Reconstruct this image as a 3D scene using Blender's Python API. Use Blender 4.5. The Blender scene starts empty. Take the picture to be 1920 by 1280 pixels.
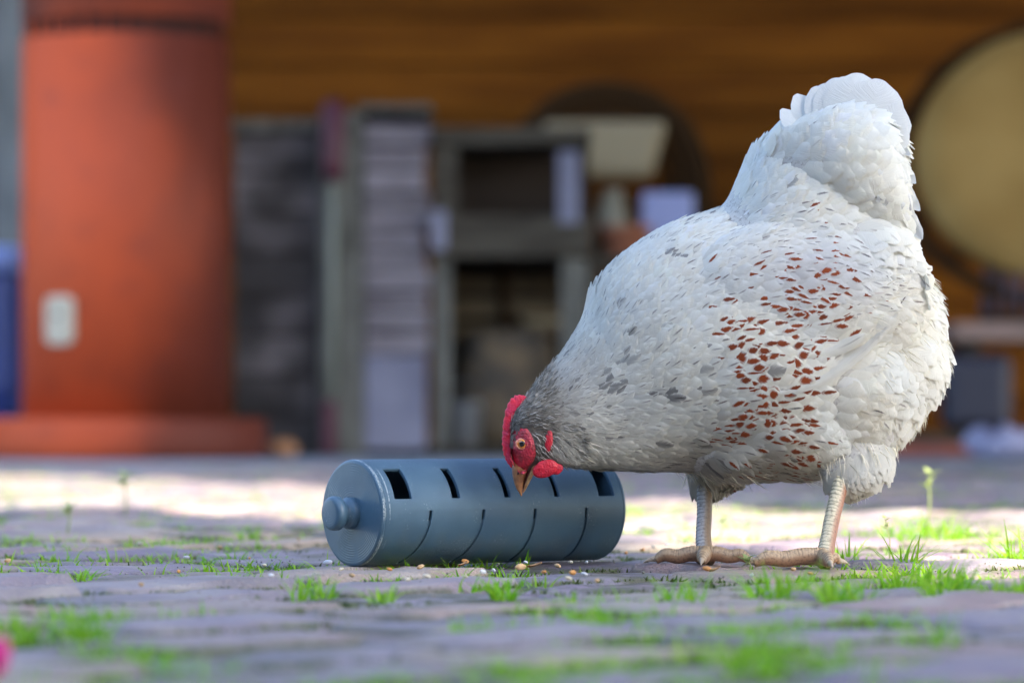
import bpy, bmesh, math, random
import numpy as np
from mathutils import Vector, Matrix, Euler, noise
from mathutils.bvhtree import BVHTree
random.seed(7); np.random.seed(7)
R = math.radians
SC = bpy.context.scene
COL = SC.collection

# ------------------------------------------------------------------ camera
CAMH = 0.115
FP = 7200.0          # focal length in pixels of a 1920 wide frame
cd = bpy.data.cameras.new('camera'); cam = bpy.data.objects.new('camera', cd); COL.objects.link(cam)
cam.location = (0, 0, CAMH); cam.rotation_euler = (R(90), 0, 0)
cd.sensor_width = 36; cd.lens = 135; cd.shift_y = 145/1920
cd.clip_start = 0.05; cd.clip_end = 2000
cd.dof.use_dof = True; cd.dof.focus_distance = 2.92; cd.dof.aperture_fstop = 6.3
SC.camera = cam

# ------------------------------------------------------------------ light
SUN_EL = 42.0
SUN_DIR = Vector((0.707*math.cos(R(SUN_EL)), -0.707*math.cos(R(SUN_EL)), math.sin(R(SUN_EL))))   # towards the sun
w = bpy.data.worlds.new('World'); SC.world = w; w.use_nodes = True
nt = w.node_tree; nt.nodes.clear()
sky = nt.nodes.new('ShaderNodeTexSky'); sky.sky_type = 'NISHITA'; sky.sun_disc = False
sky.sun_elevation = R(SUN_EL); sky.sun_rotation = R(135)
sky.air_density = 1.0; sky.dust_density = 1.5; sky.ozone_density = 1.0
bg = nt.nodes.new('ShaderNodeBackground'); bg.inputs[1].default_value = 0.15
wo = nt.nodes.new('ShaderNodeOutputWorld')
nt.links.new(sky.outputs[0], bg.inputs[0]); nt.links.new(bg.outputs[0], wo.inputs[0])
sd = bpy.data.lights.new('sun', 'SUN'); sd.energy = 3.1; sd.angle = R(0.53); sd.color = (1, 0.89, 0.70)
sun = bpy.data.objects.new('sun', sd); COL.objects.link(sun)
sun.rotation_euler = SUN_DIR.to_track_quat('Z', 'Y').to_euler(); sun.location = SUN_DIR*20
SC.view_settings.view_transform = 'Standard'; SC.view_settings.look = 'None'
SC.view_settings.gamma = 1; SC.view_settings.use_curve_mapping = False
SC.view_settings.exposure = 2.35

# ------------------------------------------------------------------ helpers
def at(px, py, d):                     # a point seen at photo pixel (px,py), d metres away
    return Vector(((px-960)/FP*d, d, CAMH+(785-py)/FP*d))
def ground_d(py): return CAMH*FP/(py-785)
def ground(px, py):
    d = ground_d(py); return Vector(((px-960)/FP*d, d, 0))

def tag(o, label=None, cat=None, group=None, kind=None):
    if label: o['label'] = label
    if cat: o['category'] = cat
    if group: o['group'] = group
    if kind: o['kind'] = kind
    return o
def empty(name, loc, rz=0):
    o = bpy.data.objects.new(name, None); COL.objects.link(o); o.location = loc; o.rotation_euler = (0, 0, rz)
    o.empty_display_size = .05
    return o
def link(name, me, mat=None, parent=None, smooth=False):
    if mat is not None:
        for m in (mat if isinstance(mat, (list, tuple)) else [mat]): me.materials.append(m)
    o = bpy.data.objects.new(name, me); COL.objects.link(o)
    if parent is not None: o.parent = parent
    if smooth: me.shade_smooth()
    return o
class MB:                              # a small mesh collector
    def __init__(s): s.v = []; s.f = []; s.m = []
    def add(s, vs, fs, mi=0):
        b = len(s.v); s.v += [tuple(v) for v in vs]; s.f += [tuple(i+b for i in f) for f in fs]; s.m += [mi]*len(fs)
    def box(s, lo, hi, M=None, mi=0):
        x0, y0, z0 = lo; x1, y1, z1 = hi
        vs = [Vector(p) for p in ((x0,y0,z0),(x1,y0,z0),(x1,y1,z0),(x0,y1,z0),(x0,y0,z1),(x1,y0,z1),(x1,y1,z1),(x0,y1,z1))]
        if M is not None: vs = [M @ v for v in vs]
        s.add(vs, [(0,3,2,1),(4,5,6,7),(0,1,5,4),(1,2,6,5),(2,3,7,6),(3,0,4,7)], mi)
    def tube(s, pts, rads, n=10, cap=True, mi=0):
        pts = [Vector(p) for p in pts]; rings = []
        up = Vector((0.13, 0.31, 1)).normalized()
        for i, p in enumerate(pts):
            t = (pts[min(i+1, len(pts)-1)]-pts[max(i-1, 0)]).normalized()
            a = t.cross(up); 
            if a.length < .05: a = t.cross(Vector((1, 0, 0)))
            a.normalize(); b = t.cross(a); r = rads[i] if hasattr(rads, '__len__') else rads
            rings.append([p+a*math.cos(2*math.pi*k/n)*r+b*math.sin(2*math.pi*k/n)*r for k in range(n)])
        s.loft(rings, cap, mi)
    def loft(s, rings, cap=True, mi=0):
        n = len(rings[0]); vs = [v for r in rings for v in r]; fs = []
        for i in range(len(rings)-1):
            for k in range(n):
                fs.append((i*n+k, i*n+(k+1) % n, (i+1)*n+(k+1) % n, (i+1)*n+k))
        if cap: fs.append(tuple(range(n-1, -1, -1))); fs.append(tuple((len(rings)-1)*n+k for k in range(n)))
        s.add(vs, fs, mi)
    def lathe(s, prof, M=None, n=32, cap=True, mi=0):     # prof: (r, z)
        rings = []
        for r, z in prof:
            ring = [Vector((r*math.cos(2*math.pi*k/n), r*math.sin(2*math.pi*k/n), z)) for k in range(n)]
            if M is not None: ring = [M @ v for v in ring]
            rings.append(ring)
        s.loft(rings, cap, mi)
    def ellipsoid(s, c, rad, M=None, nu=20, nv=12, mi=0):
        c = Vector(c); rings = []
        for j in range(nv+1):
            th = math.pi*(j+.02)/(nv+.04)
            ring = []
            for k in range(nu):
                ph = 2*math.pi*k/nu
                v = Vector((rad[0]*math.sin(th)*math.cos(ph), rad[1]*math.sin(th)*math.sin(ph), rad[2]*math.cos(th)))
                if M is not None: v = M @ v
                ring.append(c+v)
            rings.append(ring)
        s.loft(rings, True, mi)
    def mesh(s, name='mesh', origin=None):
        me = bpy.data.meshes.new(name); v = s.v
        if origin is not None: v = [tuple(Vector(p)-Vector(origin)) for p in v]
        me.from_pydata(v, [], s.f); me.polygons.foreach_set('material_index', s.m)
        bm = bmesh.new(); bm.from_mesh(me); bmesh.ops.recalc_face_normals(bm, faces=bm.faces); bm.to_mesh(me); bm.free()
        me.update(); return me
    def build(s, name, mat, parent=None, smooth=False, origin=None, bevel=0, bseg=2):
        o = link(name, s.mesh(name, origin), mat, parent, smooth)
        if bevel:
            m = o.modifiers.new('bevel', 'BEVEL'); m.width = bevel; m.segments = bseg; m.limit_method = 'ANGLE'
            m.angle_limit = R(40)
        return o

# ------------------------------------------------------------------ materials
def mat(name, col=(.5,.5,.5), rough=.7, metal=0, spec=.5, var=None, scale=8, bump=0, bscale=60, stretch=None,
        col2=None, f0=.4, f1=.6, detail=6, obj_var=0, coat=0, sss=0):
    m = bpy.data.materials.new(name); m.use_nodes = True; nt = m.node_tree
    b = nt.nodes['Principled BSDF']; b.inputs['Base Color'].default_value = (*col, 1)
    b.inputs['Roughness'].default_value = rough; b.inputs['Metallic'].default_value = metal
    b.inputs['Specular IOR Level'].default_value = spec
    if coat: b.inputs['Coat Weight'].default_value = coat; b.inputs['Coat Roughness'].default_value = .2
    if sss: b.inputs['Subsurface Weight'].default_value = sss; b.inputs['Subsurface Radius'].default_value = (.004, .0015, .001); b.inputs['Subsurface Scale'].default_value = 1
    tc = nt.nodes.new('ShaderNodeTexCoord'); mp = nt.nodes.new('ShaderNodeMapping')
    nt.links.new(tc.outputs['Object'], mp.inputs[0])
    if stretch: mp.inputs['Scale'].default_value = stretch
    last = None
    if col2 is not None:
        n = nt.nodes.new('ShaderNodeTexNoise'); n.inputs['Scale'].default_value = scale; n.inputs['Detail'].default_value = detail
        nt.links.new(mp.outputs[0], n.inputs['Vector'])
        mr = nt.nodes.new('ShaderNodeMapRange'); mr.inputs[1].default_value = f0; mr.inputs[2].default_value = f1
        nt.links.new(n.outputs[0], mr.inputs[0])
        mx = nt.nodes.new('ShaderNodeMix'); mx.data_type = 'RGBA'
        mx.inputs[6].default_value = (*col, 1); mx.inputs[7].default_value = (*col2, 1)
        nt.links.new(mr.outputs[0], mx.inputs[0]); last = mx.outputs[2]
        nt.links.new(last, b.inputs['Base Color'])
    if obj_var:
        oi = nt.nodes.new('ShaderNodeObjectInfo'); hs = nt.nodes.new('ShaderNodeHueSaturation')
        mr = nt.nodes.new('ShaderNodeMapRange'); mr.inputs[3].default_value = 1-obj_var; mr.inputs[4].default_value = 1+obj_var
        nt.links.new(oi.outputs['Random'], mr.inputs[0]); nt.links.new(mr.outputs[0], hs.inputs['Value'])
        if last: nt.links.new(last, hs.inputs['Color'])
        else: hs.inputs['Color'].default_value = (*col, 1)
        nt.links.new(hs.outputs[0], b.inputs['Base Color'])
    if bump:
        n = nt.nodes.new('ShaderNodeTexNoise'); n.inputs['Scale'].default_value = bscale; n.inputs['Detail'].default_value = 8
        nt.links.new(mp.outputs[0], n.inputs['Vector'])
        bp = nt.nodes.new('ShaderNodeBump'); bp.inputs['Strength'].default_value = bump; bp.inputs['Distance'].default_value = .01
        nt.links.new(n.outputs[0], bp.inputs['Height']); nt.links.new(bp.outputs[0], b.inputs['Normal'])
    return m
def N(nt, t, **kw):
    n = nt.nodes.new(t)
    for k, v in kw.items(): setattr(n, k, v)
    return n
def math_node(nt, op, a, b=None, c=None):
    n = nt.nodes.new('ShaderNodeMath'); n.operation = op
    for i, x in enumerate((a, b, c)):
        if x is None: continue
        if isinstance(x, (int, float)): n.inputs[i].default_value = x
        else: nt.links.new(x, n.inputs[i])
    return n.outputs[0]
def ramp(nt, x, a, b, lo=0, hi=1):
    n = nt.nodes.new('ShaderNodeMapRange'); n.interpolation_type = 'SMOOTHSTEP'
    nt.links.new(x, n.inputs[0])
    for i, q in ((1, a), (2, b), (3, lo), (4, hi)): n.inputs[i].default_value = q
    return n.outputs[0]
def mixc(nt, f, a, b):
    n = nt.nodes.new('ShaderNodeMix'); n.data_type = 'RGBA'
    if isinstance(f, (int, float)): n.inputs[0].default_value = f
    else: nt.links.new(f, n.inputs[0])
    for i, x in ((6, a), (7, b)):
        if isinstance(x, tuple): n.inputs[i].default_value = (*x, 1)
        else: nt.links.new(x, n.inputs[i])
    return n.outputs[2]

# ================================================================== SETTING
# ---- ground sheet
m_soil = mat('soil', (.05,.042,.03), .95, spec=.2, col2=(.12,.105,.08), scale=90, bump=.9, bscale=260)
mb = MB(); nx = 60
g = []
xs = np.concatenate([[-400,-60,-12], np.linspace(-3, 3, 90), [12,60,400]]); ys = np.concatenate([[-400,-60,-8], np.linspace(.8, 8, 150), [12,60,400]])
vs = []; fs = []
for j, y in enumerate(ys):
    for i, x in enumerate(xs):
        vs.append((x, y, -.013+(.004*noise.noise(Vector((x*9, y*9, 0)))+.002*noise.noise(Vector((x*40, y*40, 3))) if abs(x) < 3.01 and .7 < y < 8.1 else 0)))
for j in range(len(ys)-1):
    for i in range(len(xs)-1):
        k = j*len(xs)+i; fs.append((k, k+1, k+1+len(xs), k+len(xs)))
mb.add(vs, fs); o = mb.build('ground', m_soil, smooth=True); tag(o, kind='structure')

# ---- clinker pavers
def paver_material():
    m = bpy.data.materials.new('clinker'); m.use_nodes = True; nt = m.node_tree; b = nt.nodes['Principled BSDF']
    geo = N(nt, 'ShaderNodeNewGeometry'); at_ = N(nt, 'ShaderNodeAttribute', attribute_name='tone')
    oi = N(nt, 'ShaderNodeObjectInfo')
    rnd = math_node(nt, 'FRACT', math_node(nt, 'ADD', oi.outputs['Random'], at_.outputs['Fac']))
    cr = N(nt, 'ShaderNodeValToRGB'); nt.links.new(rnd, cr.inputs[0]); e = cr.color_ramp
    cols = [(0, (.27,.21,.225)), (.2, (.25,.22,.26)), (.4, (.34,.235,.215)), (.55, (.22,.17,.225)), (.72, (.32,.275,.27)), (.88, (.39,.295,.22)), (1, (.24,.19,.225))]
    e.elements[0].position = 0; e.elements[0].color = (*cols[0][1], 1); e.elements[1].position = 1; e.elements[1].color = (*cols[-1][1], 1)
    for p, c in cols[1:-1]:
        q = e.elements.new(p); q.color = (*c, 1)
    n1 = N(nt, 'ShaderNodeTexNoise'); n1.inputs['Scale'].default_value = 22; n1.inputs['Detail'].default_value = 8; nt.links.new(geo.outputs['Position'], n1.inputs['Vector'])
    n2 = N(nt, 'ShaderNodeTexNoise'); n2.inputs['Scale'].default_value = 7; n2.inputs['Detail'].default_value = 5; nt.links.new(geo.outputs['Position'], n2.inputs['Vector'])
    n3 = N(nt, 'ShaderNodeTexNoise'); n3.inputs['Scale'].default_value = 420; n3.inputs['Detail'].default_value = 6; nt.links.new(geo.outputs['Position'], n3.inputs['Vector'])
    c = mixc(nt, ramp(nt, n1.outputs[0], .46, .66, 0, .65), cr.outputs[0], (.40,.355,.32))
    c = mixc(nt, ramp(nt, n2.outputs[0], .5, .68, 0, .5), c, (.15,.13,.14))
    c = mixc(nt, ramp(nt, n3.outputs[0], .56, .7, 0, .5), c, (.42,.38,.32))
    sp = N(nt, 'ShaderNodeSeparateXYZ'); nt.links.new(geo.outputs['Position'], sp.inputs[0])
    moss = math_node(nt, 'MULTIPLY', ramp(nt, sp.outputs[2], .001, -.004, 0, .8), ramp(nt, n1.outputs[0], .42, .55))
    c = mixc(nt, moss, c, (.075,.08,.035))
    nt.links.new(c, b.inputs['Base Color'])
    nt.links.new(ramp(nt, n1.outputs[0], .35, .7, .5, .85), b.inputs['Roughness']); b.inputs['Specular IOR Level'].default_value = .4
    bp = N(nt, 'ShaderNodeBump'); bp.inputs['Strength'].default_value = .8; bp.inputs['Distance'].default_value = .003
    bp2 = N(nt, 'ShaderNodeBump'); bp2.inputs['Strength'].default_value = .7; bp2.inputs['Distance'].default_value = .005
    nt.links.new(n3.outputs[0], bp.inputs['Height']); n1b = N(nt, 'ShaderNodeTexNoise'); n1b.inputs['Scale'].default_value = 75; n1b.inputs['Detail'].default_value = 8
    nt.links.new(geo.outputs['Position'], n1b.inputs['Vector']); nt.links.new(n1b.outputs[0], bp2.inputs['Height'])
    nt.links.new(bp.outputs[0], bp2.inputs['Normal']); nt.links.new(bp2.outputs[0], b.inputs['Normal'])
    return m
m_pav = paver_material()
PL, PW, GAP = .200, .098, .016
PANG = R(52)
def paver_mesh(seed, nx=12, ny=6):
    vs, fs = [], []
    for j in range(ny+1):
        for i in range(nx+1):
            u = i/nx*2-1; v = j/ny*2-1
            u = math.copysign(abs(u)**.55, u) if nx > 6 else u; v = math.copysign(abs(v)**.6, v) if ny > 4 else v
            du = max(0, abs(u)-.93)/.07; dv = max(0, abs(v)-.87)/.13
            e = math.hypot(du, dv)
            nz = noise.noise(Vector((u*1.6+seed*7, v*1.2, seed*3.1)))
            z = -.011*min(1.6, e)**2 + .0036*nz + .0012*noise.noise(Vector((u*6+seed, v*4, seed)))
            cx = 1+.012*noise.noise(Vector((v*2.5, seed*2.2, 5))); cy = 1+.02*noise.noise(Vector((u*3.5, seed*1.7, 9)))
            vs.append((u*PL/2*cx, v*PW/2*cy, z))
    W_ = nx+1
    for j in range(ny):
        for i in range(nx): k = j*W_+i; fs.append((k, k+1, k+1+W_, k+W_))
    rim = [i for i in range(W_)]+[j*W_+nx for j in range(1, ny+1)]+[ny*W_+i for i in range(nx-1, -1, -1)]+[j*W_ for j in range(ny-1, 0, -1)]
    b = len(vs)
    for r in rim: vs.append((vs[r][0], vs[r][1], -.05))
    for q in range(len(rim)):
        q2 = (q+1) % len(rim); fs.append((rim[q], b+q, b+q2, rim[q2]))
    return vs, fs
variants = []
for s in range(7):
    vs, fs = paver_mesh(s+1)
    me = bpy.data.meshes.new('paver'); me.from_pydata(vs, [], fs); me.materials.append(m_pav); me.shade_smooth(); variants.append(me)
pave = empty('pavement', (0, 0, 0)); tag(pave, kind='structure')
ca, sa = math.cos(PANG), math.sin(PANG)
slots = []
TERR_Y = 9.2
for rb in range(-140, 150):
    for ia in range(-70, 75):
        a = (ia+.5*(rb % 2))*(PL+GAP); b = rb*(PW+GAP)
        x = a*ca-b*sa; y = a*sa+b*ca
        if y < .3 or y > TERR_Y or abs(x+0) > 3.2: continue
        slots.append((x, y))
def inview(x, y): 
    px = 960+x/y*FP
    return -160*3/y < px < 1920+160*3/y and y > 1.45
vis = sorted([p for p in slots if inview(*p)], key=lambda p: p[1])
near = vis[:300]; nearset = set(near); rest = [p for p in slots if p not in nearset]
def lie(x, y):
    rs = random.Random(int(x*5000)*7919+int(y*5000))
    h = .004*noise.noise(Vector((x*3.1, y*1.3, 0)))+rs.uniform(-.0035, .0025)
    return rs, h
for (x, y) in near:
    rs, h = lie(x, y)
    o = bpy.data.objects.new('paver', variants[rs.randrange(7)]); COL.objects.link(o); o.parent = pave
    o.location = (x, y, h); o.rotation_euler = (R(rs.uniform(-2.2, 2.2)), R(rs.uniform(-1.2, 1.2)), PANG+R(rs.uniform(-.8, .8))+(math.pi if rs.random() < .5 else 0))
mbs = MB(); tones = []
vs0, fs0 = paver_mesh(3, 9, 6); vs0 = np.array(vs0)
for (x, y) in rest:
    rs, h = lie(x, y)
    M = Matrix.Translation((x, y, h)) @ Euler((R(rs.uniform(-1.5, 1.5)), R(rs.uniform(-1, 1)), PANG)).to_matrix().to_4x4()
    A = np.array(M); q = vs0 @ A[:3, :3].T+A[:3, 3]
    mbs.add([tuple(p) for p in q], fs0); tones += [rs.random()]*len(q)
me = bpy.data.meshes.new('paver'); me.from_pydata(mbs.v, [], mbs.f)
a_ = me.attributes.new('tone', 'FLOAT', 'POINT'); a_.data.foreach_set('value', tones)
o = link('paver', me, m_pav, pave, True); tag(o, kind='stuff')

# ---- terrace slab under the unseen porch roof
m_terr = mat('terrace_stone', (.19,.22,.26), .7, col2=(.27,.30,.33), scale=3, bump=.3, bscale=50)
mb = MB(); mb.box((-8, TERR_Y+.05, -.3), (9, 13.2, .004)); o = mb.build('terrace', m_terr, bevel=.006); tag(o, kind='structure')

# ---- plank wall of the house (z 0 .. 3.4) at y = 12.7
m_plank = mat('cedar_planks', (.11,.034,.0035), .8, spec=.1, col2=(.18,.06,.006), scale=1.5, stretch=(1,1,8), bump=.25, bscale=30, obj_var=.22)
m_dark = mat('dark_backing', (.03,.02,.015), .9)
wallr = empty('house_wall', (0, 12.7, 0)); tag(wallr, 'orange brown cedar plank wall of the house at the back of the terrace', 'wall')
mb = MB(); mb.box((-9, 0, 0), (9, .25, 3.6)); mb.build('backing', m_dark, wallr)
k = 0; z = .02
while z < 3.4:
    mb = MB(); h = .158; mb.box((-9, -.028, z), (9, -.002, z+h-.006)); mb.build('plank', m_plank, wallr, bevel=.005)
    z += h
# ---- unseen porch roof (above the frame), edge shaped to cast the far shade line
m_beam = mat('unseen_roof_timber', (.22,.12,.06), .7, col2=(.3,.17,.08), scale=3, bump=.2)
roof = empty('unseen_porch_roof', (0, 0, 3.2)); tag(roof, 'unseen timber porch roof, outline shaped to shade the terrace', 'roof')
poly = [(-1.9, 12.7), (.0, 8.6), (3.1, 2.2), (8, 2.2), (8, 12.7)]
mb = MB(); n = len(poly)
mb.add([(x, y, 0) for x, y in poly]+[(x, y, .14) for x, y in poly], [tuple(range(n))[::-1], tuple(range(n, 2*n))]+[(i, (i+1) % n, n+(i+1) % n, n+i) for i in range(n)])
mb.build('unseen_roof_deck', m_beam, roof)
for i in range(6):
    mb = MB(); y = 5.2+i*1.4; x0 = 3.1-(y-2.2)*.49; mb.box((x0+.1, y, -.14), (8, y+.07, -.002)); mb.build('unseen_roof_beam', m_beam, roof)
mb = MB(); mb.box((7.6, 2.9, -3.2), (7.74, 3.04, -.002)); mb.build('post', m_beam, roof)

# ---- unseen tree added right of and behind the camera, crown shaped for its shadow
m_leaf = bpy.data.materials.new('added_tree_leaf'); m_leaf.use_nodes = True
def leafy(m, c1, c2, trans=.35, attr=None):
    nt = m.node_tree; b = nt.nodes['Principled BSDF']; out = nt.nodes['Material Output']
    geo = N(nt, 'ShaderNodeNewGeometry')
    rr = geo.outputs['Random Per Island']
    c = mixc(nt, rr, c1, c2); nt.links.new(c, b.inputs['Base Color']); b.inputs['Roughness'].default_value = .5
    b.inputs['Specular IOR Level'].default_value = .3
    t = N(nt, 'ShaderNodeBsdfTranslucent'); nt.links.new(c, t.inputs[0]); ms = N(nt, 'ShaderNodeMixShader'); ms.inputs[0].default_value = trans
    nt.links.new(b.outputs[0], ms.inputs[1]); nt.links.new(t.outputs[0], ms.inputs[2]); nt.links.new(ms.outputs[0], out.inputs[0])
leafy(m_leaf, (.05,.10,.02), (.09,.15,.03), .25)
m_bark = mat('bark', (.12,.09,.07), .9, bump=.8, bscale=14)
offk = 1/math.tan(R(SUN_EL))
def lift_to(x, y, h):   # position at height h whose shadow falls on (x,y)
    return Vector((x+.707*offk*h, y-.707*offk*h, h))
tree = empty('added_shade_tree', (3.6, -5.2, 0)); tag(tree, 'added unseen leafy tree, crown shaped to shade the near pavers', 'tree')
H0 = 5.2
ed = Vector((.39, -.92)).normalized(); en = Vector((-.92, -.39)).normalized()
E0 = Vector((-.19, 4.45))              # middle of the shade edge on the ground
rn = random.Random(11); vs = []; fs = []
rad_n, rad_t = 1.75, 4.2
ccen = E0+en*(rad_n*.93+.2)+ed*.6
cnt = 0
while cnt < 11000:
    u = rn.uniform(-1, 1); v = rn.uniform(-1, 1); q = rn.uniform(-1, 1)
    if u*u+v*v+q*q > 1: continue
    g = ccen+en*(u*rad_n)+ed*(v*rad_t)
    p = lift_to(g.x, g.y, H0+q*.9); p = p+Vector((rn.gauss(0, .03), rn.gauss(0, .03), rn.gauss(0, .03)))
    rot = Euler((rn.uniform(-.9, .9), rn.uniform(-.9, .9), rn.uniform(0, 6.28))).to_matrix()
    s = rn.uniform(.07, .12); b = len(vs)
    for l in ((-s*1.3, 0, 0), (0, -s*.75, .02), (s*1.3, 0, 0), (0, s*.75, .02)): vs.append(tuple(p+rot @ Vector(l)-tree.location))
    fs.append((b, b+1, b+2, b+3)); cnt += 1
me = bpy.data.meshes.new('crown'); me.from_pydata(vs, [], fs); link('crown', me, m_leaf, tree)  # crown of the added unseen tree
mb = MB(); cc = lift_to(ccen.x, ccen.y, H0)-tree.location
mb.tube([(0,0,0), (.05,.1,1.4), (.0,.4,2.6)], [.24,.19,.16], 12)
for k in range(6):
    e = cc+Vector((math.cos(k)*1.2, math.sin(k*1.3)*1.6, rn.uniform(-.3, .5))); mb.tube([(0,.38,2.5), Vector((0,.6,3.2)).lerp(e, .5)+Vector((0,0,.3)), e], [.12,.07,.02], 8)
mb.build('added_tree_trunk', m_bark, tree, smooth=True)

# ---- added unseen hedges that block the low sky behind and left of the camera
m_blocker_hedge = bpy.data.materials.new('blocker_hedge_leaf'); m_blocker_hedge.use_nodes = True; leafy(m_blocker_hedge, (.03,.06,.012), (.06,.10,.02), .1)
m_hcore = mat('blocker_hedge_inside', (.02,.03,.01), .9)
def blocker_hedge(x0, y0, x1, y1, h, lab):
    a = Vector((x0, y0, 0)); b = Vector((x1, y1, 0)); L_ = (b-a).length; d = (b-a).normalized(); nn = Vector((-d.y, d.x, 0)); r = empty('blocker_hedge', (a+b)/2); tag(r, lab, 'blocker_hedge')
    ang = math.atan2(d.y, d.x); M = Matrix.Rotation(ang, 4, 'Z'); mb = MB(); mb.box((-L_/2, -.38, 0), (L_/2, .38, h-.1), M); mb.build('blocker_core', m_hcore, r)
    g = random.Random(4); vs = []; fs = []
    for _ in range(9000):
        k = g.random(); q = Vector((g.uniform(-L_/2, L_/2), 0, 0))
        if k < .8: q.y = g.choice((-1, 1))*g.uniform(.37, .5); q.z = g.uniform(0, h)
        else: q.y = g.uniform(-.45, .45); q.z = h+g.uniform(-.12, .05)
        rot = Euler((g.uniform(-1.5, 1.5), g.uniform(-1.5, 1.5), g.uniform(0, 6))).to_matrix(); s_ = g.uniform(.05, .1); n0 = len(vs)
        for l in ((-s_, 0, 0), (0, -s_*.6, .01), (s_, 0, 0), (0, s_*.6, .01)): vs.append(tuple(M.to_3x3() @ (q+rot @ Vector(l))))
        fs.append((n0, n0+1, n0+2, n0+3))
    me = bpy.data.meshes.new('blocker_foliage'); me.from_pydata(vs, [], fs); link('blocker_foliage', me, m_blocker_hedge, r)
blocker_hedge(-7, -3.2, 7, -3.2, 3.2, 'added unseen greenery behind the camera that blocks the low sky')
blocker_hedge(-5.2, -3, -5.2, 4, 2.2, 'added unseen greenery along the left side that blocks the low sky')
# ================================================================== BACKGROUND THINGS
def bx(x0, x1, y0, y1, d):            # photo pixel rectangle -> (X0, X1, Z0, Z1) at distance d
    a = at(x0, y1, d); b = at(x1, y0, d); return a.x, b.x, a.z, b.z
# ---- rust coloured steel column
def rust_mat():
    m = bpy.data.materials.new('rusty_steel'); m.use_nodes = True; nt = m.node_tree; b = nt.nodes['Principled BSDF']
    tc = N(nt, 'ShaderNodeTexCoord'); mp = N(nt, 'ShaderNodeMapping'); mp.inputs['Scale'].default_value = (1, 1, .8); mp.inputs['Location'].default_value = (.35, 0, .4); nt.links.new(tc.outputs['Object'], mp.inputs[0])
    n1 = N(nt, 'ShaderNodeTexNoise'); n1.inputs['Scale'].default_value = 1.8; n1.inputs['Detail'].default_value = 3; nt.links.new(mp.outputs[0], n1.inputs['Vector'])
    n2 = N(nt, 'ShaderNodeTexNoise'); n2.inputs['Scale'].default_value = 12; n2.inputs['Detail'].default_value = 8; nt.links.new(mp.outputs[0], n2.inputs['Vector'])
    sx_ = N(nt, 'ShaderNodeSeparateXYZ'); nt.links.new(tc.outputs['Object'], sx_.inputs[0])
    side_shade = math_node(nt, 'ADD', math_node(nt, 'MULTIPLY', n1.outputs[0], .5), math_node(nt, 'MULTIPLY', sx_.outputs[0], .75))  # painted shade: rust gets darker towards the column's right side, with noisy edges
    c = mixc(nt, ramp(nt, side_shade, .14, .46), (.47,.075,.024), (.12,.026,.015))
    c = mixc(nt, ramp(nt, n2.outputs[0], .5, .8, 0, .4), c, (.16,.04,.03))
    nt.links.new(c, b.inputs['Base Color']); b.inputs['Roughness'].default_value = .6; b.inputs['Specular IOR Level'].default_value = .2
    bp = N(nt, 'ShaderNodeBump'); bp.inputs['Strength'].default_value = .2; nt.links.new(n2.outputs[0], bp.inputs['Height']); nt.links.new(bp.outputs[0], b.inputs['Normal'])
    return m
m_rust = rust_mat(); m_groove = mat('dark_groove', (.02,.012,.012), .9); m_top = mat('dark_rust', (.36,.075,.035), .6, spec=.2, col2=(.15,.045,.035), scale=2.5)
CC = Vector(((237-960)/FP*10.74, 10.74, .004)); 
col = empty('rusty_column', CC); tag(col, 'thick round rust orange steel column with a wide round foot', 'column')
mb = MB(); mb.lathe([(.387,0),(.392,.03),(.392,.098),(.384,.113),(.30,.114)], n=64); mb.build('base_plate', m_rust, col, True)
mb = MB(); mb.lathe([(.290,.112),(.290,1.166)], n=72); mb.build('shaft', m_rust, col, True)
mb = MB(); mb.lathe([(.262,1.16),(.262,1.23)], n=48); mb.build('groove', m_groove, col, True)
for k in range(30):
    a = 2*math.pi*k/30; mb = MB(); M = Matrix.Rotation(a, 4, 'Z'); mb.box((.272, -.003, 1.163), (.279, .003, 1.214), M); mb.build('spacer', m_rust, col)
mb = MB(); mb.lathe([(.2915,1.212),(.2915,3.19)], n=72); mb.build('upper_shaft', m_top, col, True)
m_plate = mat('pale_plate', (.42,.37,.28), .5); m_hole = mat('black_hole', (.02,.02,.02), .6)
ang = -math.acos(-(237-132)/195.)
M = Matrix.Rotation(ang, 4, 'Z') @ Matrix.Translation((.291, 0, .38)) @ Matrix.Rotation(R(90), 4, 'Y')
mb = MB(); n = 8; ring = []
for cx, cy, a0 in ((.045,.025,0), (-.045,.025,90), (-.045,-.025,180), (.045,-.025,270)):
    for q in range(n+1): a = R(a0+q*90/n); ring.append((cx+.022*math.cos(a), cy+.022*math.sin(a)))
rings = [[M @ Vector((x*sc, y*sc, z)) for x, y in ring] for z, sc in ((-.012,1), (.006,1), (.010,.93), (.010,.6))]
mb.loft(rings); pl = mb.build('plate', m_plate, col)
mb = MB(); mb.lathe([(.008,.011),(.008,.013),(.004,.014)], M @ Matrix.Translation((-.014,-.003,0)), 16); mb.build('keyhole', m_hole, pl)

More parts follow.
